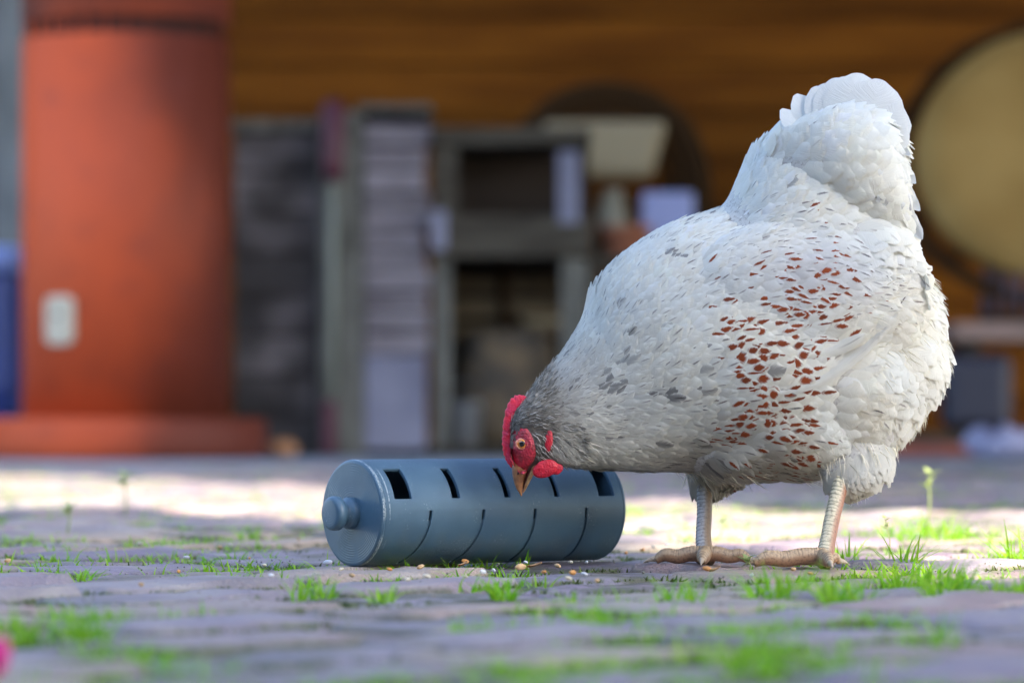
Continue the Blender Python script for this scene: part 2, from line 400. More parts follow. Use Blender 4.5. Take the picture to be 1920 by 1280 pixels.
# ---- things left of the column
m_bluep = mat('blue_plastic', (.03,.06,.26), .4, spec=.5); m_lid = mat('light_blue_plastic', (.25,.38,.80), .4)
d = 11.3; c0 = at(-52, 800, d)
bar = empty('blue_barrel', (c0.x, d, .004)); tag(bar, 'dark blue barrel with a light blue lid left of the rusty column', 'barrel')
mb = MB(); mb.lathe([(.125,0),(.14,.02),(.142,.2),(.146,.21),(.142,.22),(.142,.52),(.138,.54)], n=40); mb.build('drum', m_bluep, bar, True)
mb = MB(); mb.lathe([(.15,.54),(.152,.6),(.14,.615),(.04,.62)], n=40); mb.build('lid', m_lid, bar, True)
m_gw = mat('grey_wood', (.10,.11,.11), .8, col2=(.17,.18,.18), scale=4, stretch=(6,6,1), bump=.4, bscale=30)
d = 12.2; X0, X1, Z0, Z1 = bx(-200, 48, -200, 850, d)
dr = empty('grey_board_door', ((X0+X1)/2, d, .004)); tag(dr, 'grey weathered board door behind the blue barrel', 'door')
wd = X1-X0
for k in range(4):
    mb = MB(); mb.box((-wd/2+k*wd/4, 0, 0), (-wd/2+(k+1)*wd/4-.008, .03, 1.95)); mb.build('board', m_gw, dr, bevel=.004)
mb = MB(); mb.box((-wd/2, -.025, .5), (wd/2, -.001, .6)); mb.box((-wd/2, -.025, 1.5), (wd/2, -.001, 1.6)); mb.build('ledge', m_gw, dr)

# ---- weathered wooden crate wall / hutch
m_w1 = mat('weathered_dark', (.045,.04,.04), .85, spec=.15, col2=(.16,.14,.145), scale=5, bump=.4, bscale=40, obj_var=.25, f0=.45, f1=.7)
m_w2 = mat('weathered_lilac', (.16,.14,.155), .8, spec=.15, col2=(.26,.235,.255), scale=6, stretch=(1,1,5), bump=.4, bscale=40, obj_var=.18)
m_w3 = mat('weathered_green', (.085,.082,.07), .85, spec=.15, col2=(.16,.155,.135), scale=6, stretch=(5,5,1), bump=.3, bscale=40)
m_white = mat('pale_painted_wood', (.15,.15,.21), .7, col2=(.22,.22,.29), scale=5, bump=.2)
d = 11.4
X0, X1, Z0, Z1 = bx(440, 802, 218, 856, d)
hut = empty('wooden_hutch', ((X0+X1)/2, d, .004)); tag(hut, 'weathered grey and lilac plank hutch standing right of the rusty column', 'hutch')
ox = (X0+X1)/2
xa = at(600, 0, d).x-ox; xb = at(682, 0, d).x-ox; xl = X0-ox; xr = X1-ox; ztop = Z1-.004
nb = 8; rs = random.Random(5)
for k in range(nb):                    # dark left boards
    z0 = k*(ztop-.05)/nb; mb = MB(); mb.box((xl, 0, z0+.004), (xa-.004, .03, z0+(ztop-.05)/nb-.004)); mb.build('board', m_w1, hut, bevel=.004)
mb = MB(); mb.box((xa, -.03, 0), (xa+.04, .06, ztop)); mb.build('post', m_w3, hut, bevel=.005)
mb = MB(); mb.box((xa+.048, -.055, 0), (xb, .04, ztop+.01)); mb.build('post', m_w3, hut, bevel=.005)
nb = 13; z = .17
mb = MB(); mb.box((xb+.004, -.05, .02), (xr-.004, .0, .30)); mb.build('lower_board', m_white, hut, bevel=.004)
z = .305
while z < ztop-.04:
    h = rs.uniform(.050, .072); e = rs.uniform(-.012, .012); mb = MB(); mb.box((xb+.004, -.045+rs.uniform(-.006, .006), z), (xr+e, 0, z+h-.009)); mb.build('slat', m_w2, hut, bevel=.004); z += h
mb = MB(); mb.box((xl, .032, 0), (xr-.02, .45, ztop-.02)); mb.build('carcass', m_dark, hut)
mb = MB(); mb.box((xl-.01, -.02, ztop-.045), (xa-.004, .46, ztop-.012)); mb.box((xb-.02, -.03, ztop+.012), (xr+.01, .46, ztop+.032)); mb.build('lid', m_w3, hut, bevel=.004)
# a maroon handled broom against it
m_mar = mat('maroon_grip', (.075,.012,.028), .5); m_stick = mat('grey_stick', (.22,.24,.20), .7)
p = at(622, 850, 11.28)
br = empty('broom', (p.x, 11.28, .004)); tag(br, 'maroon gripped broom standing upright against the grey hutch', 'broom')
mb = MB(); mb.tube([(0,0,.16),(.002,.03,.82)], .012, 10); mb.build('handle', m_stick, br, True)
mb = MB(); mb.tube([(.002,.03,.81),(.002,.032,.86),(.003,.04,1.03),(.003,.04,1.05)], [.026,.034,.036,.02], 12); mb.build('grip', m_mar, br, True)
mb = MB(); mb.box((-.028,-.025,.004), (.014,.025,.165)); mb.build('head', m_mar, br, bevel=.008)

# ---- open shelf rack
d = 11.35; X0, X1, Z0, Z1 = bx(806, 1108, 240, 850, d); ox = (X0+X1)/2
rk = empty('shelf_rack', (ox, d, .004)); tag(rk, 'dark open wooden shelf rack with a pale post right of the hutch', 'shelf')
x0 = X0-ox; x1 = X1-ox; zt = Z1-.004
def zz(py): return at(0, py, d).z-.004
def xx(px): return at(px, 0, d).x-ox
m_sh = mat('old_shelf_wood', (.045,.038,.029), .85, spec=.1, col2=(.08,.07,.054), scale=5, stretch=(1,1,5), bump=.3)
mb = MB(); mb.box((x0,-.02,zz(272)), (x1,.42,zt)); mb.build('top_board', m_sh, rk, bevel=.005)
mb = MB(); mb.box((x0,-.03,zz(482)), (x1,.42,zz(405))); mb.build('shelf_board', m_sh, rk, bevel=.005)
mb = MB(); mb.box((x0,0,0), (x1,.42,.03)); mb.build('shelf_board', m_sh, rk, bevel=.004)
mb = MB(); mb.box((x0,.40,.03), (x1,.42,zt-.05)); mb.build('back_panel', m_dark, rk)
mb = MB(); mb.box((xx(810),-.045,zz(470)), (xx(838),-.032,zz(395))); mb.build('bracket', m_white, rk, bevel=.003)
mb = MB(); mb.box((xx(1046),-.04,zz(420)), (xx(1086),-.004,zz(285))); mb.build('post', m_white, rk, bevel=.004)
mb = MB(); mb.box((xx(1052),-.002,.03), (xx(1100),.04,zz(483))); mb.build('post', m_w3, rk, bevel=.004)
mb = MB(); mb.box((xx(812),-.002,.03), (xx(845),.04,zz(483))); mb.build('post', m_w3, rk, bevel=.004)
mb = MB(); mb.box((xx(812),.0,zz(404)), (xx(858),.04,zz(273))); mb.build('post', m_sh, rk, bevel=.004)
m_brs = mat('brown_slat', (.06,.045,.028), .85, spec=.1, col2=(.12,.09,.055), scale=6, obj_var=.3)
for k in range(7):
    mb = MB(); z0 = .06+k*.072; mb.box((x0+.05, .30, z0), (x1-.05, .318, z0+.052)); mb.build('slat', m_brs, rk, bevel=.003)
# things on its lower shelf
m_sack = mat('sack', (.16,.11,.06), .9, col2=(.07,.055,.04), scale=10, bump=.5, bscale=50)
p = at(955, 700, 11.5)
mb = MB(); rs = random.Random(2)
prof = [(.10,0),(.145,.03),(.15,.12),(.14,.24),(.125,.32),(.07,.345)]
mb.lathe(prof, n=24); mb.v = [(x*(1+.1*noise.noise(Vector((x*9,y*9,z*9)))), y*.9, z) for x, y, z in mb.v]
o = mb.build('feed_sack', m_sack, smooth=True); o.location = (p.x, 11.55, .036); tag(o, 'brown feed sack on the bottom shelf of the dark rack', 'sack')
m_zinc = mat('zinc', (.35,.36,.38), .4, metal=.6)
p = at(870, 760, 11.45)
bk = empty('zinc_bucket', (p.x, 11.47, .036)); tag(bk, 'small grey zinc bucket beside the sack in the dark rack', 'bucket')
mb = MB(); mb.lathe([(.045,0),(.05,.004),(.062,.13),(.065,.132),(.058,.128),(.046,.01)], n=28, cap=True); mb.build('pail', m_zinc, bk, True)
mb = MB(); mb.tube([(.062*math.cos(a), 0, .13+.06*math.sin(a)) for a in [math.pi*i/12 for i in range(13)]], .002, 6); mb.build('handle', m_zinc, bk, True)

# ---- rattan armchair with cream cushion
m_rat = mat('dark_rattan', (.035,.018,.007), .8, spec=.1, bump=.3); m_cush = mat('cream_cushion', (.30,.25,.16), .9, bump=.2, bscale=20)
d = 12.0; cx = at(1140, 0, d).x
ch = empty('rattan_chair', (cx, d, .004)); tag(ch, 'dark rattan armchair with a high arched back against the plank wall', 'chair')
def arch(rx, z0, z1, y, n=20): return [(rx*math.cos(math.pi*i/n), y, z0+(z1-z0)*math.sin(math.pi*i/n)**.7) for i in range(n+1)]
zt = at(0, 168, d).z
for rx, zt_, rr in ((.30, zt, .034), (.262, zt-.045, .022), (.225, zt-.09, .018), (.19, zt-.13, .012)):
    mb = MB(); mb.tube([(-rx, .05, .4)] + arch(rx, .75, zt_, .12)[::-1] + [(rx, .05, .4)], rr, 8); mb.build('hoop', m_rat, ch, True)
for k in range(-9, 10):
    x = k*.03; zk = .75+(zt-.75)*max(0, 1-(x/.30)**2)**.35; mb = MB(); mb.tube([(x*.8, .04, .38), (x, .12, zk-.01)], .0055, 6); mb.build('spoke', m_rat, ch, True)
mb = MB(); mb.box((-.3, -.35, .34), (.3, .1, .38)); mb.build('seat', m_rat, ch, bevel=.01)
for sx in (-1, 1):
    mb = MB(); mb.tube([(sx*.30,.08,.66),(sx*.34,-.15,.64),(sx*.33,-.36,.60),(sx*.29,-.36,.0)], .018, 8); mb.build('arm', m_rat, ch, True)
    mb = MB(); mb.tube([(sx*.27,.08,.36),(sx*.28,.1,.0)], .018, 8); mb.build('leg', m_rat, ch, True)
X0, X1, Z0, Z1 = bx(1015, 1255, 222, 330, d-.1)
mb = MB(); mb.box((X0-cx, -.02, Z0), (X1-cx, .09, Z1)); 
mb.v = [((x-.0)*(1-.0)+(.0 if z > Z0+.01 else (.06 if x < 0 else -.05)), y, z) for x, y, z in mb.v]
o = mb.build('back_cushion', m_cush, None, bevel=.03, bseg=4); o.location = (cx, d, .0); tag(o, 'cream cushion leaning in the rattan chair', 'cushion')
mb = MB(); mb.box((-.27, -.33, .384), (.27, .06, .46)); o = mb.build('seat_cushion', m_cush, None, bevel=.025, bseg=4); o.location = (cx, d, 0.004); tag(o, 'cream seat pad lying flat in the rattan chair', 'cushion')
# ---- little table with pots
d = 11.5; cx = at(1220, 0, d).x; zt = at(0, 482, d).z
tb = empty('side_table', (cx, d, .004)); tag(tb, 'dark wooden side table behind the hen with pots on it', 'table')
mb = MB(); mb.box((-.19, -.15, zt-.035), (.19, .15, zt-.006)); mb.build('table_top', m_sh, tb, bevel=.004)
for sx in (-1, 1):
    for sy in (-1, 1):
        mb = MB(); mb.box((sx*.17-.015, sy*.13-.015, 0), (sx*.17+.015, sy*.13+.015, zt-.036)); mb.build('leg', m_sh, tb, bevel=.003)
m_tc = mat('terracotta', (.28,.10,.05), .8, bump=.2); m_cer = mat('cream_ceramic', (.22,.21,.16), .5); m_bluew = mat('pale_blue_tin', (.24,.27,.48), .5)
def pot(name, px, r, h, m, label, cat, dy=0, z=None):
    mb = MB(); mb.lathe([(r*.7,0),(r*.75,.004),(r*.96,h*.78),(r*1.06,h*.8),(r*1.06,h),(r*.96,h),(r*.9,h*.8)], n=32)
    o = mb.build(name, m, smooth=True); o.location = (at(px, 0, d+dy).x, d+dy, zt-.001 if z is None else z); tag(o, label, cat); return o
pot('terracotta_pot', 1172, .078, .088, m_tc, 'terracotta pot on the near edge of the dark side table', 'pot', -.08)
mb = MB(); mb.lathe([(.05,0),(.062,.02),(.066,.09),(.05,.14),(.03,.165),(.036,.18)], n=32); o = mb.build('cream_jug', m_cer, smooth=True)
o.location = (at(1150, 0, d).x, d+.06, at(0, 428, d).z); o.location.z = zt-.001; o.scale = (.85, .85, 1.15); tag(o, 'cream ceramic jug standing behind the terracotta pot', 'jug')
mb = MB(); mb.box((-.078, -.05, 0), (.078, .05, .195)); o = mb.build('pale_blue_tin', m_bluew, bevel=.012, bseg=3); o.location = (at(1252, 0, d).x, d+.03, zt-.001); tag(o, 'pale blue square tin on the side table right of the jug', 'tin')

# ---- papasan chair on the right
m_ycush = mat('mustard_cushion', (.38,.24,.08), .9, spec=.1, col2=(.30,.18,.055), scale=3, bump=.25, bscale=14); 
d = 11.6
pc = at(1972, 298, d)
pp = empty('papasan_chair', (pc.x, d, .004)); tag(pp, 'round papasan chair with a big mustard yellow cushion at the right', 'chair')
M = Matrix.Translation((0, 0, pc.z)) @ Matrix.Rotation(R(-22), 4, 'Y') @ Matrix.Rotation(R(66), 4, 'X') @ Matrix.Scale(1.22, 4)
mb = MB(); mb.lathe([(.02,-.10),(.20,-.09),(.30,-.045),(.34,0),(.325,.035),(.25,.045),(.12,.03),(.01,.025)], M @ Matrix.Translation((0, 0, .02)) , 48)
cu = mb.build('round_cushion', m_ycush, pp, True)
mb = MB(); mb.tube([M @ Vector((.375*math.cos(a), .375*math.sin(a), -.02)) for a in [2*math.pi*i/48 for i in range(49)]], .022, 8); mb.build('rim_hoop', m_rat, pp, True)
for k in range(16):
    a = 2*math.pi*k/16; mb = MB(); mb.tube([M @ Vector((.375*math.cos(a)*q, .375*math.sin(a)*q, -.02-.16*(1-q*q)**.8)) for q in (1,.9,.75,.5,.25)], .008, 6); mb.build('bowl_rib', m_rat, pp, True)
m_slat = mat('grey_violet_cane', (.10,.09,.12), .7)
zb1 = at(0, 470, d).z; zb0 = at(0, 600, d).z
for k in range(26):
    a = 2*math.pi*k/26; mb = MB(); mb.tube([(.21*math.cos(a), .21*math.sin(a), zb0), (.19*math.cos(a), .19*math.sin(a), zb1)], .009, 6); mb.build('base_cane', m_slat, pp, True)
for z_, r_ in ((zb1, .19), (zb0, .21)):
    mb = MB(); mb.tube([(r_*math.cos(a), r_*math.sin(a), z_) for a in [2*math.pi*i/36 for i in range(37)]], .014, 8); mb.build('base_hoop', m_rat, pp, True)
# the low bench it stands on and the crate below
m_tan = mat('tan_board', (.30,.20,.17), .8, col2=(.22,.15,.12), scale=5, bump=.2); m_nearblk = mat('dark_plastic', (.022,.022,.04), .5)
X0, X1, Z0, Z1 = bx(1772, 2160, 602, 856, d)
bn = empty('low_bench', (pc.x+.05, d-.02, .004)); tag(bn, 'low wooden bench under the papasan chair at the right', 'bench')
hb = at(0, 604, d).z-.01; ox = pc.x+.05
mb = MB(); mb.box((X0-ox, -.24, hb-.055), (X1-ox, .24, hb)); mb.build('seat', m_tan, bn, bevel=.006)
for sx in (X0-ox+.04, .03+0*.1+.0, X1-ox-.08):
    mb = MB(); mb.box((sx+.18 if sx == .03 else sx, -.2, 0), ((sx+.18 if sx == .03 else sx)+.04, .2, hb-.056)); mb.build('leg', m_sh, bn, bevel=.004)
X0, X1, Z0, Z1 = bx(1765, 1893, 665, 805, d-.35)
mb = MB(); mb.box((-(X1-X0)/2, -.08, 0), ((X1-X0)/2, .08, Z1-Z0)); o = mb.build('dark_crate', m_nearblk, bevel=.035, bseg=4); o.location = ((X0+X1)/2, d-.35, Z0+.0); tag(o, 'dark rounded plastic crate standing on a plank in front of the bench', 'crate')
X0, X1, Z0, Z1 = bx(1500, 2100, 806, 860, d-.4)
m_redb = mat('red_brick_edge', (.25,.07,.045), .8, col2=(.18,.06,.05), scale=8)
mb = MB(); mb.box((-(X1-X0)/2, -.14, .0), ((X1-X0)/2, .2, Z0+.0 if Z0 > .05 else .04)); o = mb.build('red_plank', m_redb, bevel=.006); o.location = ((X0+X1)/2, d-.4, .0045); tag(o, 'dull red plank lying on the terrace at the right', 'plank')
mb = MB(); mb.box((-(X1-X0)/2, -.10, 0), ((X1-X0)/2, .2, Z1-.052)); o = mb.build('brown_plank', m_sh, bevel=.006); o.location = ((X0+X1)/2, d-.4, .046); tag(o, 'grey brown plank stacked on the dull red plank', 'plank')
m_bag = mat('white_plastic_bag', (.30,.30,.44), .5)
p = at(1888, 850, 10.6)
mb = MB(); mb.ellipsoid((0,0,.04), (.10,.07,.045), nu=28, nv=16); mb.v = [(x*(1+.5*noise.noise(Vector((x*25,y*25,z*25)))), y, max(0, z*(1+.5*noise.noise(Vector((x*30,y*20,z*30+4)))))) for x, y, z in mb.v]
o = mb.build('crumpled_bag', m_bag, smooth=True); o.location = (p.x, 10.6, .005); tag(o, 'crumpled pale plastic bag on the terrace at the right edge', 'bag')
# terracotta shards by the column
m_shard = mat('ochre_leaf', (.35,.17,.08), .9)
mb = MB(); mb.ellipsoid((0,0,.025), (.045,.03,.028), nu=16, nv=10); o = mb.build('orange_stone', m_shard, smooth=True); p = at(530, 845, 10.9); o.location = (p.x, 10.9, .005); tag(o, 'small orange brown stone between the column foot and the hutch', 'stone')

# ================================================================== FEEDER TUBE
def tube_mat():
    m = bpy.data.materials.new('slate_blue_plastic'); m.use_nodes = True; nt = m.node_tree; b = nt.nodes['Principled BSDF']
    tc = N(nt, 'ShaderNodeTexCoord'); sp = N(nt, 'ShaderNodeSeparateXYZ'); nt.links.new(tc.outputs['Object'], sp.inputs[0])
    X, Y, Z = sp.outputs
    rad = math_node(nt, 'SQRT', math_node(nt, 'ADD', math_node(nt, 'MULTIPLY', Y, Y), math_node(nt, 'MULTIPLY', Z, Z)))
    ringw = math_node(nt, 'SINE', math_node(nt, 'MULTIPLY', rad, 6.283/.0019))
    layer = math_node(nt, 'SINE', math_node(nt, 'MULTIPLY', X, 6.283/.0009))
    n1 = N(nt, 'ShaderNodeTexNoise'); n1.inputs['Scale'].default_value = 55; n1.inputs['Detail'].default_value = 4; nt.links.new(tc.outputs['Object'], n1.inputs['Vector'])
    n2 = N(nt, 'ShaderNodeTexNoise'); n2.inputs['Scale'].default_value = 900; n2.inputs['Detail'].default_value = 2; nt.links.new(tc.outputs['Object'], n2.inputs['Vector'])
    n3 = N(nt, 'ShaderNodeTexNoise'); n3.inputs['Scale'].default_value = 30; n3.inputs['Detail'].default_value = 6; nt.links.new(tc.outputs['Object'], n3.inputs['Vector'])
    capm = ramp(nt, X, .0015, .0005)          # on the end cap
    h = math_node(nt, 'ADD', math_node(nt, 'MULTIPLY', math_node(nt, 'MULTIPLY', math_node(nt, 'MULTIPLY', ringw, .18), capm), ramp(nt, n1.outputs[0], .40, .62)),
                  math_node(nt, 'MULTIPLY', layer, math_node(nt, 'SUBTRACT', .35, math_node(nt, 'MULTIPLY', capm, .35))))
    h = math_node(nt, 'ADD', h, math_node(nt, 'MULTIPLY', n3.outputs[0], 1.5))
    bp = N(nt, 'ShaderNodeBump'); bp.inputs['Strength'].default_value = .8; bp.inputs['Distance'].default_value = .0005
    nt.links.new(h, bp.inputs['Height']); nt.links.new(bp.outputs[0], b.inputs['Normal'])
    # scuffs
    speck = math_node(nt, 'MULTIPLY', ramp(nt, n2.outputs[0], .63, .69), ramp(nt, n1.outputs[0], .54, .64))
    edge = math_node(nt, 'MULTIPLY', math_node(nt, 'MULTIPLY', ramp(nt, X, .0008, .0016), ramp(nt, X, .0042, .003)), math_node(nt, 'MULTIPLY', ramp(nt, n1.outputs[0], .42, .52), ramp(nt, n2.outputs[0], .42, .52)))
    line2 = math_node(nt, 'MULTIPLY', math_node(nt, 'MULTIPLY', ramp(nt, X, .0066, .0070), ramp(nt, X, .0080, .0076)), math_node(nt, 'MULTIPLY', ramp(nt, n3.outputs[0], .44, .52), ramp(nt, n2.outputs[0], .4, .5)))
    s = math_node(nt, 'MINIMUM', 1.0, math_node(nt, 'ADD', math_node(nt, 'ADD', speck, edge), line2))
    c = mixc(nt, ramp(nt, n3.outputs[0], .3, .7), (.062,.125,.185), (.08,.155,.22))
    c = mixc(nt, math_node(nt, 'MULTIPLY', s, .8), c, (.45,.52,.55))
    dust = math_node(nt, 'MULTIPLY', ramp(nt, Z, .0, -.035, 0, .25), ramp(nt, n1.outputs[0], .4, .6))
    c = mixc(nt, dust, c, (.14,.15,.12))
    nt.links.new(c, b.inputs['Base Color']); b.inputs['Roughness'].default_value = .40; b.inputs['Specular IOR Level'].default_value = .55
    return m
m_tube = tube_mat()
TA = R(37); TR = .0412; TLEN = .239
c1 = Vector(((659-960)/FP*2.95, 2.95, TR+.0015))
feed = empty('treat_tube', c1, TA); tag(feed, 'slate blue plastic treat tube with slots lying on the pavers under the hen', 'feeder')
# tube shell: local X along the axis, -Y side faces the camera
ts = set([0.0035, TLEN-.0045]); sl = [(.0128,.0290,16,56), (.0670,.0745,16,56), (.1175,.1235,16,56), (.1665,.1715,16,56), (.2110,.2265,16,56)]
gr = [(.0445,.0472), (.0950,.0977), (.1450,.1474), (.1960,.1982)]
sl += [(a, b, -72, 3) for a, b in gr]
# the same rows repeat round the tube
allsl = []
for k in range(2):
    for a, b, p0, p1 in sl: allsl.append((a, b, p0+178*k, p1+178*k))
for a, b, _, _ in allsl: ts.add(a); ts.add(b)
ts = sorted(ts); phis = set()
for _, _, p0, p1 in allsl: phis.add(round(p0 % 360, 3)); phis.add(round(p1 % 360, 3))
for k in range(72): 
    if min(abs(k*5-q) for q in phis) > 1.6: phis.add(float(k*5))
phis = sorted(phis); n = len(phis)
def ring(t, r): return [Vector((t, -r*math.cos(R(p)), r*math.sin(R(p)))) for p in phis]
mb = MB(); vs = []; fs = []
tt = [0.0035]+[t for t in ts if t not in (0.0035, TLEN-.0045)]+[TLEN-.0045]
gsh = {}
for (a, b), q in zip(gr, (.0125, .0125, .005, .002)): gsh[a] = q; gsh[b] = q
def gring(t, r):
    out = []
    for v, p in zip(ring(t, r), phis):
        pp_ = p-360 if p > 180 else p
        if t in gsh: v.x -= gsh[t]*max(0, min(1, (3-pp_)/75))**1.3*(1 if pp_ > -90 else max(0, (180+pp_)/90))
        out.append(v)
    return out
for t in tt: vs += gring(t, TR)
for i in range(len(tt)-1):
    tm = (tt[i]+tt[i+1])/2
    for k in range(n):
        p0 = phis[k]; p1 = phis[(k+1) % n]+(360 if k == n-1 else 0); pm = ((p0+p1)/2) % 360
        hole = False
        for a, b, q0, q1 in allsl:
            if a < tm < b:
                qm = (pm-q0) % 360
                if 0 < qm < (q1-q0): hole = True
        if hole: continue
        fs.append((i*n+k, (i+1)*n+k, (i+1)*n+(k+1) % n, i*n+(k+1) % n))
mb.add(vs, fs); o = mb.build('shell', m_tube, feed, True)
sm = o.modifiers.new('s', 'SOLIDIFY'); sm.thickness = .0032; sm.offset = -1
bv = o.modifiers.new('b', 'BEVEL'); bv.width = .0005; bv.segments = 2; bv.limit_method = 'ANGLE'; bv.angle_limit = R(50)
for (a_g, b_g), q_g in zip(gr, (.0125, .0125, .005, .002)):      # shallow floor inside each lower groove, open only at its top end
    mb = MB(); rg = [[Vector((t, -(TR-.0014)*math.cos(R(p)), (TR-.0014)*math.sin(R(p)))) for p in range(-74, -7, 3)] for t in (a_g-q_g-.001, b_g+.001)]
    nn_ = len(rg[0]); mb.add(rg[0]+rg[1], [(k, k+1, nn_+k+1, nn_+k) for k in range(nn_-1)]); mb.build('groove_floor', m_tube, feed, True)
def capobj(name, prof, flip=False):
    mb = MB(); rings = []
    for r, t in prof:
        rings.append([Vector((t, -r*math.cos(R(p)), r*math.sin(R(p)))) for p in range(0, 360, 4)])
    mb.loft(rings); return mb.build(name, m_tube, feed, True)
capobj('end_cap', [(TR-.004,.0060),(TR-.0001,.0034),(TR+.0001,.0020),(TR-.0004,.0009),(TR-.0016,.0001),(TR-.003,0),(.02,0),(.012,0)])
capobj('knob', [(.0118,.001),(.0122,-.0010),(.0122,-.0040),(.0112,-.0052),(.0090,-.0062),(.0084,-.0082),(.0092,-.0102),(.0118,-.0116),(.0131,-.0132),(.0132,-.0172),(.0126,-.0192),(.0110,-.0203),(.0090,-.0206),(.002,-.0206)])
capobj('end_cap', [(TR-.004,TLEN-.008),(TR,TLEN-.0044),(TR,TLEN-.0035),(TR-.0008,TLEN-.0015),(TR-.0028,TLEN),(.02,TLEN)])
# ================================================================== THE HEN
HD = 2.98; HS = FP/HD
def hp(px, py, dy=0.0): return Vector(((px-960)/HS, HD+dy, CAMH+(785-py)/HS))
hen = empty('hen', (.22, HD, 0)); HO = Vector((.22, HD, 0))
tag(hen, 'cream white hen with rust flecked wings, head lowered to the treat tube, tail up', 'hen')
def catmull(rows, sub):
    rows = np.array(rows, float); out = []; n = len(rows)
    for i in range(n-1):
        p0 = rows[max(i-1, 0)]; p1 = rows[i]; p2 = rows[i+1]; p3 = rows[min(i+2, n-1)]
        for s in range(sub):
            t = s/sub; out.append(.5*((2*p1)+(-p0+p2)*t+(2*p0-5*p1+4*p2-p3)*t*t+(-p0+3*p1-3*p2+p3)*t**3))
    out.append(rows[-1]); return np.array(out)
def body_loft(mb, rows, sub=4, n=28, pw=1.0):     # rows: Ux,Uy,Lx,Ly,w,dy
    rings = []
    for ux, uy, lx, ly, w_, dy in catmull(rows, sub):
        U = hp(ux, uy, dy); L = hp(lx, ly, dy); c = (U+L)/2; h = (U-L)/2
        rings.append([c+h*math.cos(2*math.pi*k/n)+Vector((0, 1, 0))*(w_/HS*math.copysign(abs(math.sin(2*math.pi*k/n))**pw, math.sin(2*math.pi*k/n))) for k in range(n)])
    mb.loft(rings)
mb = MB()
body_loft(mb, [
 (968,884,998,884,13,-.03),(961,868,1005,874,22,-.03),(957,850,1020,868,31,-.03),(955,815,1038,868,38,-.03),(962,780,1056,872,42,-.029),(980,752,1078,874,46,-.027),
 (1012,708,1110,876,60,-.02),(1055,655,1165,880,86,-.012),(1088,600,1225,882,114,-.005),(1106,548,1290,883,142,0),(1156,487,1370,886,166,0),
 (1234,432,1450,886,186,0),(1304,404,1530,878,192,0),(1352,386,1612,836,188,0),(1376,345,1672,730,176,0),(1396,302,1705,610,160,0),
 (1426,266,1712,480,138,0),(1458,238,1704,370,112,0),(1485,214,1690,290,84,0),(1520,196,1672,240,54,0),(1560,190,1640,215,24,0)])
def rotY(a): return Matrix.Rotation(R(a), 3, 'Y')
def ell(c, r, dy=0, a=0): mb.ellipsoid(hp(*c, dy), (r[0]/HS, r[1]/HS, r[2]/HS), rotY(a), 28, 18)
ell((1640,668), (134,138,134)); ell((1618,600), (146,140,150)); ell((1560,690), (196,168,180)); ell((1655,740), (78,100,76))
ell((1650,560), (92,110,120))
for s in (-1, 1):
    body_loft(mb, [(1425,290,1440,360,16,s*.030),(1480,250,1508,392,52,s*.032),(1540,220,1575,425,78,s*.032),(1610,215,1640,452,80,s*.030),(1668,270,1690,476,60,s*.024),(1700,380,1708,474,26,s*.018)])   # saddle feathers hanging over the wing
    ell((1480,570), (235,72,152), s*.050, -6)                       # folded wing
    ell((1590,520), (120,50,110), s*.050, -25)
ell((1470,790), (190,150,112)); ell((1400,830),(150,120,72))
# thighs: near (right in the picture) and far
body_loft(mb, [(1440,610,1690,620,60,0),(1456,720,1690,740,80,-.002),(1500,812,1676,828,76,-.014),(1520,862,1660,874,50,-.027),(1534,894,1628,904,32,-.034),(1547,922,1594,930,15,-.037)])
body_loft(mb, [(1265,830,1440,840,60,.02),(1285,880,1400,895,44,.02),(1292,905,1372,914,32,.016),(1303,928,1346,934,16,.015)])
me = mb.mesh('hen_form'); tmp = bpy.data.objects.new('tmp', me); COL.objects.link(tmp)
m_ = tmp.modifiers.new('r', 'REMESH'); m_.mode = 'VOXEL'; m_.voxel_size = .003
m_ = tmp.modifiers.new('s', 'SMOOTH'); m_.factor = .6; m_.iterations = 5
dg = bpy.context.evaluated_depsgraph_get(); form = bpy.data.meshes.new_from_object(tmp.evaluated_get(dg))
bpy.data.objects.remove(tmp)
nv = len(form.vertices); fv = np.empty(nv*3); form.vertices.foreach_get('co', fv); fv = fv.reshape(-1, 3)
bm = bmesh.new(); bm.from_mesh(form); bmesh.ops.recalc_face_normals(bm, faces=bm.faces); bm.to_mesh(form); bvh = BVHTree.FromBMesh(bm)
bmesh.ops.triangulate(bm, faces=bm.faces); bm.verts.ensure_lookup_table()
tri = np.array([[v.index for v in f.verts] for f in bm.faces]); vn = np.array([tuple(v.normal) for v in bm.verts]); fv = np.array([tuple(v.co) for v in bm.verts])
bm.free()

